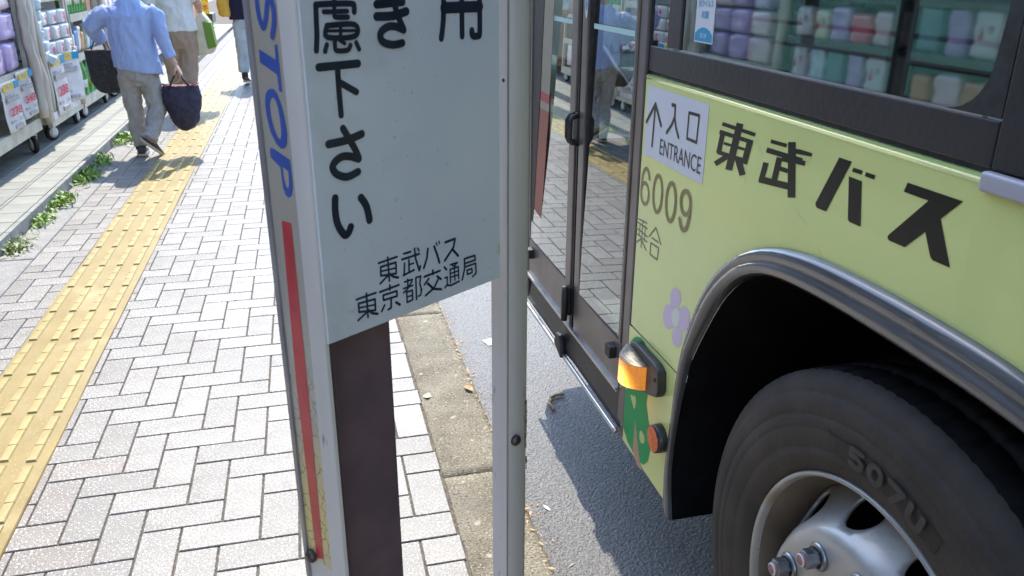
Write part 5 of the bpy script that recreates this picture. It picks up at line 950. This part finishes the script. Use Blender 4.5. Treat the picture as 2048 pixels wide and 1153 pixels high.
# goods mirrored in the bus window
rows = [('purple', 'pyellow', 'pwhite', 'pink', 'ppink', 'pink'), ('porange', 'silver', 'pink', 'pwhite', 'porange', 'ppink'), ('pteal', 'film', 'pwhite', 'ppink', 'pwhite', 'purple')]
nmz = {'purple': 'purple', 'pyellow': 'pale yellow', 'pwhite': 'white', 'pink': 'red', 'ppink': 'pale pink', 'porange': 'orange', 'pteal': 'teal', 'silver': 'silver', 'film': 'clear blue'}
for ci, yb in enumerate((1.90, 3.2, 4.47)):
    for r in range(3 if ci == 0 else 2):
        for c in range(5):
            m = rows[(r+ci) % 3][(c+ci*2) % 6]
            o = pack('boxed_pack', f"{nmz[m]} pack, {ordn[c]} from the left on the {['lower', 'middle', 'upper'][r]} shelf, {['farthest', 'middle', 'nearest'][ci]} mirrored cart", 'pack', XF-.12, yb+.10+c*.215, (.63, .94, 1.26)[r], (.22, (.205, .16, .20)[(c+r) % 3], (.27, .20, .285, .23)[(c*2+r+ci) % 4]), m, 'packs mirrored in the bus window', seed=c)
            if m in ('pyellow', 'pwhite'):
                MB().add([(.1115, .022*cos(2*pi*q/14)-.03, .022*sin(2*pi*q/14)+.03) for q in range(14)], [tuple(range(14))]).build('printed_dot', 'pgrey', o); MB().add([(.1115, .035, .05), (.1115, .055, -.03), (.1115, .015, -.03)], [(0, 1, 2)]).build('printed_drop', 'pred', o)
# far stall with banners
FS = thing('far_stall', 'far stall with red and yellow banners at the end of the terrace', 'stall', (-2.5, 21.0, .07))
def fp(n, mb, m): return mb.build(n, m, FS, loc=(2.5, -21.0, -.07))
fp('stall_base', MB().box(-2.9, -1.95, 20.9, 21.7, .20, .40), 'black'); fp('stall_shelf', MB().box(-2.9, -1.95, 20.9, 21.7, .14, .19), 'cart')
for x in (-2.85, -2.0): fp('wheel', MB().lathe_x([(.001,-.03),(.07,-.03),(.07,.03),(.001,.03)], n=14), 'caster').location = (x+2.5, 0, .08)
fp('banner', MB().box(-2.34, -2.17, 20.86, 20.88, .40, 1.35), 'redflag')['label'] = 'red banner with white characters'; fp('banner', MB().box(-2.16, -2.00, 20.86, 20.88, .40, 1.35), 'yelflag')['label'] = 'yellow banner with red characters'
fp('banner', MB().box(-2.62, -2.36, 20.86, 20.88, .40, 1.35), 'ppink')['label'] = 'pale pink banner'
for txt, x, m in (('ザ', -2.32, 'white'), ('ペ', -2.14, 'pred')): put('banner_text', text_mesh(txt, .12, .13, m, (x, 20.855, .66), (1, 0, 0), (0, 0, 1), .03), FS, loc=(2.5, -21.0, -.07))
for txt, x, m in (('ホ', -2.32, 'white'), ('ホ', -2.14, 'pred')): put('banner_text', text_mesh(txt, .12, .13, m, (x, 20.855, .48), (1, 0, 0), (0, 0, 1), .03), FS, loc=(2.5, -21.0, -.07))
for k in range(6): 
    y = 11.6+k*1.5
    tag(MB().box(XF-.6, XF-.05, y, y+1.1, .2, .26).box(XF-.6, XF-.55, y, y+1.1, .26, 1.5).box(XF-.55, XF-.08, y+.05, y+1.05, .27, .9+.2*(k % 3)).build('sale_rack', ['porange', 'ppink', 'pwhite', 'pteal', 'pink', 'pyellow'][k]), f"{ordn[k]} distant goods rack beyond the walkers", 'rack', 'distant racks along the shop front')
# ------------------------------------------------------------------ people
def hand(mb, wrist, direction, side, palm_n, s=1.0, curl=1.1, spread=.0085):
    """palm plus five separate curled fingers; direction = wrist->knuckles"""
    d = Vector(direction).normalized(); n = Vector(palm_n).normalized(); a = d.cross(n).normalized()*side
    w = Vector(wrist); pal = [w, w+d*.035*s, w+d*.075*s]
    for t in (-.018, -.006, .006, .018): mb.tube([w+a*t*.6*s, w+d*.04*s+a*t*s, w+d*.078*s+a*t*1.15*s], [.0125*s, .0125*s, .0095*s], n=8, rounded=True)
    for k, (t, l) in enumerate(((-.027, .072), (-.009, .082), (.009, .076), (.026, .060))):
        p = w+d*.076*s+a*t*s; P = [p]; ang = 0
        for q in range(3):
            ang += curl*(.55, .8, .6)[q]; p = p+(d*cos(ang)+n*sin(ang))*l*s*(.46, .30, .24)[q]; P.append(p)
        mb.tube(P, [.0085*s, .0078*s, .0072*s, .0060*s], n=8, rounded=True)
    p = w+d*.022*s-a*.022*s; t1 = p+(d*.5-a*.75+n*.4).normalized()*.034*s; t2 = t1+(d*.8+n*.7).normalized()*.028*s
    mb.tube([p, t1, t2], [.0115*s, .0095*s, .0070*s], n=8, rounded=True)
def head(mb, c, s=1.0, face=Vector((0, 1, 0))):
    c = Vector(c); r = .074*s
    mb.ell([(c.x, c.y-.0*s, c.z-.112*s, .030*s, .034*s), (c.x, c.y+.010*s, c.z-.100*s, .046*s, .055*s), (c.x, c.y+.006*s, c.z-.070*s, .060*s, .078*s), (c.x, c.y, c.z-.030*s, .070*s, .090*s), (c.x, c.y-.004*s, c.z+.020*s, .075*s, .094*s), (c.x, c.y-.008*s, c.z+.060*s, .071*s, .088*s), (c.x, c.y-.010*s, c.z+.090*s, .056*s, .068*s), (c.x, c.y-.010*s, c.z+.108*s, .030*s, .036*s)], n=18)
    mb.tube([c+Vector((0, .085*s, .012*s)), c+Vector((0, .104*s, -.024*s)), c+Vector((0, .088*s, -.034*s))], [.008*s, .013*s, .008*s], n=8, rounded=True)
    for sx in (-1, 1): mb.tube([c+Vector((sx*.074*s, -.004*s, .022*s)), c+Vector((sx*.082*s, -.010*s, .0)), c+Vector((sx*.074*s, -.004*s, -.022*s))], [.008*s, .010*s, .008*s], n=8, rounded=True)
    for z, w_ in ((-.062, .020), (-.070, .018)): mb.tube([c+Vector((-w_*s, .076*s, z*s)), c+Vector((0, .086*s, z*s)), c+Vector((w_*s, .076*s, z*s))], .005*s, n=6, rounded=True)
def eyes(par, c, s):
    for sx in (-1, 1):
        o = MB().ell([(0, 0, -.008*s, .002, .002), (0, 0, 0, .012*s, .006*s), (0, 0, .008*s, .002, .002)], n=10).build('eye', 'hair', par, loc=(c[0]+sx*.030*s, c[1]+.083*s, c[2]+.006*s))
def shoe(par, heel, toe, up=Vector((0, 0, 1)), w=.042, m='shoe', ms='sole', hh=.075):
    heel, toe = Vector(heel), Vector(toe); d = toe-heel; l = d.length; d.normalize(); a = d.cross(up).normalized(); u = a.cross(d).normalized()
    def sec(t, ww, z0, z1, n=14):
        c = heel+d*l*t; out = []
        for k in range(n):
            q = 2*pi*k/n; x = cos(q)*ww; z = (z0+z1)/2+sin(q)*(z1-z0)/2; out.append(c+a*x+u*z)
        return out
    def loft(secs, name, m):
        n = len(secs[0]); vs = [tuple(p) for s_ in secs for p in s_]; fs = []
        for i in range(len(secs)-1):
            for k in range(n): fs.append((i*n+k, i*n+(k+1) % n, (i+1)*n+(k+1) % n, (i+1)*n+k))
        fs += [tuple(range(n)), tuple((len(secs)-1)*n+k for k in range(n))]
        return MB().add(vs, fs, True).build(name, m, par)
    s = loft([sec(0, w*.45, .014, hh*.7), sec(.05, w*.72, .012, hh), sec(.25, w*.80, .010, hh*1.02), sec(.42, w*.86, .010, hh*.88), sec(.60, w*.98, .010, hh*.66), sec(.80, w*.98, .010, hh*.50), sec(.94, w*.72, .010, hh*.40), sec(1, w*.34, .012, hh*.28)], 'shoe', m)
    so = loft([[heel+d*l*t+a*cos(2*pi*k/14)*ww+u*(.010+.010*(1 if sin(2*pi*k/14) > 0 else -1)) for k in range(14)] for t, ww in ((-.02, w*.5), (.05, w*.82), (.3, w*.84), (.6, w*1.05), (.82, w*1.03), (.95, w*.75), (1.02, w*.36))], 'sole', ms); return s
# ---- walker one: blue shirt, grey trousers, two dark bags
def V(*a): return Vector(a)
P1 = thing('person', 'walker in a long pale blue shirt carrying two dark bags', 'person', (-1.27, 6.95, 0)); O1 = V(-1.27, 6.95, 0)
def loc(p): return V(p[0]+1.27, p[1], p[2])   # x in street coordinates, y relative to the walker
b = MB(); head(b, loc((-1.225, .10, 1.315)), .94)
b.tube([loc((-1.235, .02, 1.12)), loc((-1.23, .05, 1.22))], [.050, .044], n=12)
Ls, Le, Lw = loc((-1.415, .0, 1.09)), loc((-1.530, .02, .965)), loc((-1.485, .16, .875)); Rs, Re, Rw = loc((-1.075, .0, 1.09)), loc((-1.035, -.04, .90)), loc((-.972, -.05, .718))
b.tube([Ls, Le, Lw], [.045, .036, .025], n=10, rounded=True); b.tube([Rs, Re, Rw], [.045, .036, .025], n=10, rounded=True); b.tube([Rw, Rw+V(.010, 0, -.02)], [.026, .027], n=10)
hand(b, Rw+V(.008, 0, -.015), V(.42, .02, -.90), 1, V(-.85, .1, -.45), 1.06, .85); hand(b, Lw, V(.1, .5, -.85), -1, V(.8, 0, -.3), 1.0, 1.1)
b.tube([loc((-1.31, 0, .62)), loc((-1.318, .03, .36)), loc((-1.306, .0, .075))], [.06, .048, .032], n=10); b.tube([loc((-1.19, 0, .6)), loc((-1.150, -.02, .355)), loc((-1.215, -.20, .145))], [.06, .048, .032], n=10)
b.ell([(.02, 0, .58, .12, .09), (.02, 0, .75, .13, .09), (.02, 0, 1.0, .13, .08), (.025, 0, 1.08, .11, .06)], n=14)
organic('body', b, 'skin', P1, voxel=.0052, smooth=3); eyes(P1, loc((-1.225, .10, 1.315)), .94)
s = MB()   # shirt: torso flares to an uneven hem
s.ell([(-.125+.16, -.0, .655, .172, .125, -.20), (.030, 0, .72, .170, .125, -.12), (.020, .0, .84, .162, .120), (.018, .0, .97, .165, .118), (.022, .0, 1.06, .178, .108), (.026, .01, 1.115, .160, .085), (.030, .02, 1.150, .100, .078), (.033, .03, 1.185, .068, .066)], n=28)
s.tube([Ls+V(.03, 0, -.005), Ls+V(-.025, 0, -.03), Le+V(.005, 0, .02), Le+V(.01, .05, -.02), Lw+V(-.01, -.015, .005)], [.062, .066, .066, .060, .050], n=14)
s.tube([Rs+V(-.03, 0, .0), Rs+V(.02, 0, -.03), Re+V(0, 0, .04), Re+V(.012, 0, -.03), Rw+V(-.006, 0, .03)], [.062, .064, .054, .050, .042], n=14)
organic('shirt', s, 'shirt_b', P1, voxel=.0075, smooth=9, wr=.008, wf=12, wst=(1.2, 1.2, .55))
t = MB()   # trousers
t.ell([(.035, 0, .545, .085, .085), (.025, 0, .60, .135, .105), (.022, 0, .68, .140, .108), (.02, 0, .74, .135, .10)], n=24)
t.tube([loc((-1.315, 0, .62)), loc((-1.322, .02, .48)), loc((-1.322, .03, .36)), loc((-1.315, .02, .22)), loc((-1.306, .0, .075))], [.082, .074, .067, .062, .060], n=16)
t.tube([loc((-1.185, 0, .61)), loc((-1.158, -.0, .48)), loc((-1.142, -.03, .36)), loc((-1.175, -.11, .25)), loc((-1.215, -.19, .150))], [.084, .076, .068, .064, .062], n=16)
organic('trousers', t, 'tr_grey', P1, voxel=.0075, smooth=3, wr=.009, wf=15, wst=(1, 1, .9))
shoe(P1, loc((-1.300, -.075, .004)), loc((-1.325, .175, .004)), w=.044); shoe(P1, loc((-1.262, -.215, .150)), loc((-1.165, -.030, .006)), up=V(0, -.55, .83), w=.044)
MB().tube([loc((-1.310, -.02, .05)), loc((-1.308, -.01, .12))], .040, n=12).build('sock', 'sock', P1)
hm = MB(); hc = loc((-1.225, .085, 1.37)); hm.ell([(hc.x, hc.y, hc.z-.03, .084, .098), (hc.x, hc.y, hc.z, .084, .098), (hc.x, hc.y, hc.z+.035, .074, .086), (hc.x, hc.y, hc.z+.058, .040, .048)], n=20); hm.ell([(hc.x, hc.y+.10, hc.z-.032, .066, .075), (hc.x, hc.y+.10, hc.z-.026, .066, .075)], n=20)
hm.build('cap', 'hat', P1); MB().ell([(hc.x, hc.y-.012, hc.z-.10, .060, .080), (hc.x, hc.y-.012, hc.z-.06, .074, .088), (hc.x, hc.y-.010, hc.z-.025, .078, .092)], n=18).build('hair', 'hair', P1)
def tote(name, label, org, secs, m, wr=.006, straps=(), rim=None, sm='bag1', sr=.010, flat=.35):
    T = thing(name, label, 'bag', org); mb = MB(); mb.ell(secs, n=28); organic('bag_body', mb, m, T, voxel=.008, smooth=3, wr=wr, wf=13, wst=(1, 1, .7))
    for P in straps: MB().tube(P, sr, n=8, flat=flat).build('handle', sm, T)
    if rim: 
        z, rx, ry, cx, cy = rim; MB().tube([(cx+rx*cos(2*pi*k/28), cy+ry*sin(2*pi*k/28), z+.010*cos(4*pi*k/28)) for k in range(29)], .0055, n=6, caps=False).build('piping', 'bagr', T)
    return T
tote('shopping_bag', 'charcoal shopping bag hanging from the forearm at the left of the blue shirt', (-1.50, 7.09, .48),
     [(.02, 0, .0, .085, .055), (.02, 0, .02, .100, .065), (.0, 0, .10, .125, .072), (-.01, 0, .22, .118, .065), (-.02, 0, .325, .112, .055)], 'bag1', straps=[[(-.085, -.03, .30), (-.045, 0, .40), (-.005, .03, .43)], [(.03, -.03, .30), (.015, 0, .40), (-.005, .03, .43)], [(.05, .03, .30), (.03, .02, .40), (.0, .04, .44)]])
tote('tote_bag', 'navy tote bag with maroon edge in the right hand of the blue shirted walker', (-.945, 6.91, .195),
     [(.0, 0, .0, .035, .035), (-.0, 0, .012, .062, .055), (.005, 0, .07, .098, .080), (.0, 0, .15, .128, .090), (-.002, 0, .25, .146, .085), (-.002, 0, .315, .142, .060), (-.002, 0, .345, .132, .045)], 'bag2', wr=.008,
     straps=[[(-.085, -.035, .320), (-.055, -.03, .385), (-.018, .0, .450), (-.008, .0, .468)], [(.075, -.035, .330), (.030, -.03, .40), (-.004, .0, .468)]], rim=(.350, .134, .048, -.002, 0), sm='bag2', sr=.020, flat=.4)
# ---- walker two: white T-shirt, cropped taupe trousers, cream and green shopping bag
def walker(name_label, org, H, parts): ...
P2 = thing('person', 'walker in a white T-shirt and cropped taupe trousers behind the blue shirt', 'person', (-1.25, 9.2, 0))
b = MB(); head(b, V(.03, .06, 1.46), 1.0); b.tube([V(.02, .01, 1.26), V(.025, .03, 1.36)], [.055, .048], n=12)
b.ell([(.04, 0, .70, .14, .10), (.04, 0, .9, .145, .10), (.03, 0, 1.15, .155, .10), (.02, 0, 1.27, .12, .07)], n=16)
b.tube([V(-.15, 0, 1.21), V(-.185, -.03, 1.02), V(-.16, .10, .90)], [.048, .042, .030], n=10, rounded=True)
b.tube([V(.20, 0, 1.21), V(.265, .0, 1.06), V(.262, .10, .965)], [.048, .042, .030], n=10, rounded=True)
hand(b, V(.262, .10, .965), V(-.1, .35, -.8), 1, V(-.8, .2, -.2), 1.0, 1.2); hand(b, V(-.16, .10, .90), V(0, .3, -.9), -1, V(.8, 0, 0), 1.0, .8)
for pts in ([V(-.03, 0, .72), V(-.05, .02, .42), V(-.055, .08, .10)], [V(.12, 0, .72), V(.10, -.02, .42), V(.06, -.10, .12)]): b.tube(pts, [.075, .055, .034], n=12)
for x, y, z in ((-.055, .08, .04), (.06, -.10, .06)): b.tube([V(x, y-.05, z-.01), V(x, y+.13, z-.015)], [.030, .032], n=10, rounded=True, flat=.7)
organic('body', b, 'skin', P2, voxel=.006, smooth=3); eyes(P2, (.03, .06, 1.46), 1.0)
s = MB(); s.ell([(.055, 0, .800, .180, .130), (.050, 0, .88, .176, .13), (.04, 0, 1.02, .172, .125), (.03, 0, 1.15, .180, .12), (.025, 0, 1.24, .172, .10), (.02, .01, 1.29, .09, .07)], n=28)
s.tube([V(-.13, 0, 1.22), V(-.185, 0, 1.12), V(-.20, -.01, 1.05)], [.07, .075, .075], n=14); s.tube([V(.18, 0, 1.22), V(.235, 0, 1.14), V(.262, 0, 1.085)], [.07, .075, .072], n=14)
organic('tshirt', s, 'shirt_w', P2, voxel=.009, smooth=3, wr=.009, wf=8, wst=(1, 1, .8))
t = MB(); t.ell([(.05, 0, .62, .10, .10), (.05, 0, .70, .165, .125), (.05, 0, .80, .165, .122), (.05, 0, .87, .155, .115)], n=24)
t.tube([V(-.035, 0, .74), V(-.045, 0, .55), V(-.050, .03, .40), V(-.055, .05, .27)], [.098, .094, .088, .080], n=16); t.tube([V(.125, 0, .74), V(.118, 0, .55), V(.10, -.02, .40), V(.085, -.05, .28)], [.098, .094, .088, .080], n=16)
organic('cropped_trousers', t, 'tr_brown', P2, voxel=.009, smooth=3, wr=.009, wf=12)
for (x, y, z) in ((-.055, -.0, .0), (.06, -.17, .01)): MB().box(x-.04, x+.04, y, y+.23, z, z+.02).build('sandal', 'shoe', P2, bevel=.01); MB().tube([V(x-.038, y+.12, z+.01), V(x, y+.13, z+.075), V(x+.038, y+.12, z+.01)], .012, n=6, flat=.5).build('strap', 'shoe', P2)
MB().ell([(.03, .045, 1.40, .066, .084), (.03, .045, 1.47, .082, .098), (.03, .045, 1.53, .076, .09), (.03, .045, 1.575, .04, .05)], n=18).build('hair', 'hair', P2)
T2 = thing('shopping_bag', 'large cream and green shopping bag beside the white T-shirt', 'bag', (-.97, 9.32, .54))
MB().prism([(-.10, .0), (.075, .03), (.105, .10), (.07, .34), (.0, .44), (-.06, .40)], lambda a, b_, h: (a, h, b_), -.10, .14).build('bag_body', 'bagc', T2, bevel=.02)
MB().prism([(.030, .075), (.115, .095), (.085, .335), (.005, .345)], lambda a, b_, h: (a, h, b_), -.115, .10).build('green_panel', 'bagg', T2, bevel=.008)
MB().tube([(-.03, -.08, .30), (-.02, .0, .44), (.03, .06, .38)], .012, n=8).build('handle', 'bagg', T2)
# ---- walker three: navy top, pale jeans, mustard bag
P3 = thing('person', 'distant walker in a navy top and pale jeans stepping along the tactile strip', 'person', (-.69, 11.2, 0))
b = MB(); head(b, V(.02, .06, 1.50), 1.0); b.tube([V(.02, .01, 1.3), V(.02, .03, 1.4)], [.055, .048], n=12); b.ell([(.01, 0, .75, .13, .09), (.01, 0, 1.0, .14, .09), (.015, 0, 1.30, .12, .07)], n=16)
b.tube([V(-.15, 0, 1.25), V(-.20, -.02, 1.06), V(-.17, .08, .92)], [.045, .04, .028], n=10, rounded=True); b.tube([V(.18, 0, 1.25), V(.23, .0, 1.06), V(.20, .12, .95)], [.045, .04, .028], n=10, rounded=True)
hand(b, V(-.17, .08, .92), V(0, .3, -.9), -1, V(.8, 0, 0), 1.0, 1.1); hand(b, V(.20, .12, .95), V(-.3, .5, .2), 1, V(-.8, 0, 0), 1.0, 1.1)
b.tube([V(-.03, 0, .78), V(-.035, 0, .45), V(-.045, -.03, .10)], [.07, .05, .034], n=12); b.tube([V(.09, 0, .78), V(.085, .10, .48), V(.07, .16, .14)], [.07, .05, .034], n=12)
organic('body', b, 'skin', P3, voxel=.007, smooth=3); eyes(P3, (.02, .06, 1.5), 1.0)
s = MB(); s.ell([(.012, 0, .795, .175, .12), (.012, 0, .95, .168, .12), (.012, 0, 1.1, .172, .12), (.012, 0, 1.25, .18, .11), (.015, 0, 1.34, .10, .07)], n=24)
s.tube([V(-.13, 0, 1.27), V(-.19, 0, 1.12), V(-.21, 0, 1.03)], [.07, .07, .065], n=12); s.tube([V(.16, 0, 1.27), V(.22, 0, 1.12), V(.24, 0, 1.03)], [.07, .07, .065], n=12); organic('navy_top', s, 'top_n', P3, voxel=.01, smooth=3, wr=.008)
t = MB(); t.ell([(.03, 0, .70, .13, .11), (.03, 0, .80, .14, .115), (.03, 0, .86, .135, .11)], n=20); t.tube([V(-.035, 0, .76), V(-.035, -.0, .55), V(-.038, .0, .40), V(-.052, -.02, .15)], [.094, .085, .078, .066], n=16); t.tube([V(.10, .02, .76), V(.095, .07, .55), V(.09, .12, .42), V(.075, .16, .17)], [.090, .082, .072, .062], n=16); organic('jeans', t, 'jean', P3, voxel=.009, smooth=3, wr=.008, wf=13)
MB().tube([V(-.045, -.03, .07), V(-.045, -.03, .16)], .040, n=12).build('sock', 'sock', P3); shoe(P3, V(-.045, -.10, .035), V(-.02, .12, .004), up=V(0, -.2, .97), w=.045, m='shoe_br'); shoe(P3, V(.075, .09, .03), V(.09, .30, .004), w=.045, m='shoe_br')
MB().ell([(.02, .045, 1.43, .066, .084), (.02, .045, 1.51, .082, .098), (.02, .045, 1.57, .076, .09), (.02, .045, 1.61, .04, .05)], n=18).build('hair', 'hair', P3)
T3 = thing('shoulder_bag', 'mustard yellow bag at the side of the navy top', 'bag', (-.885, 11.18, .83)); mb = MB(); mb.ell([(.01, 0, 0, .065, .05), (.0, 0, .03, .085, .065), (-.01, 0, .15, .082, .065), (0, 0, .30, .072, .05), (0, 0, .36, .06, .04)], n=22); organic('bag_body', mb, 'mustard', T3, voxel=.009, smooth=3, wr=.006)
MB().tube([(-.04, 0, .34), (.03, .0, .50), (.14, .0, .53)], .010, n=6).build('handle', 'mustard', T3)
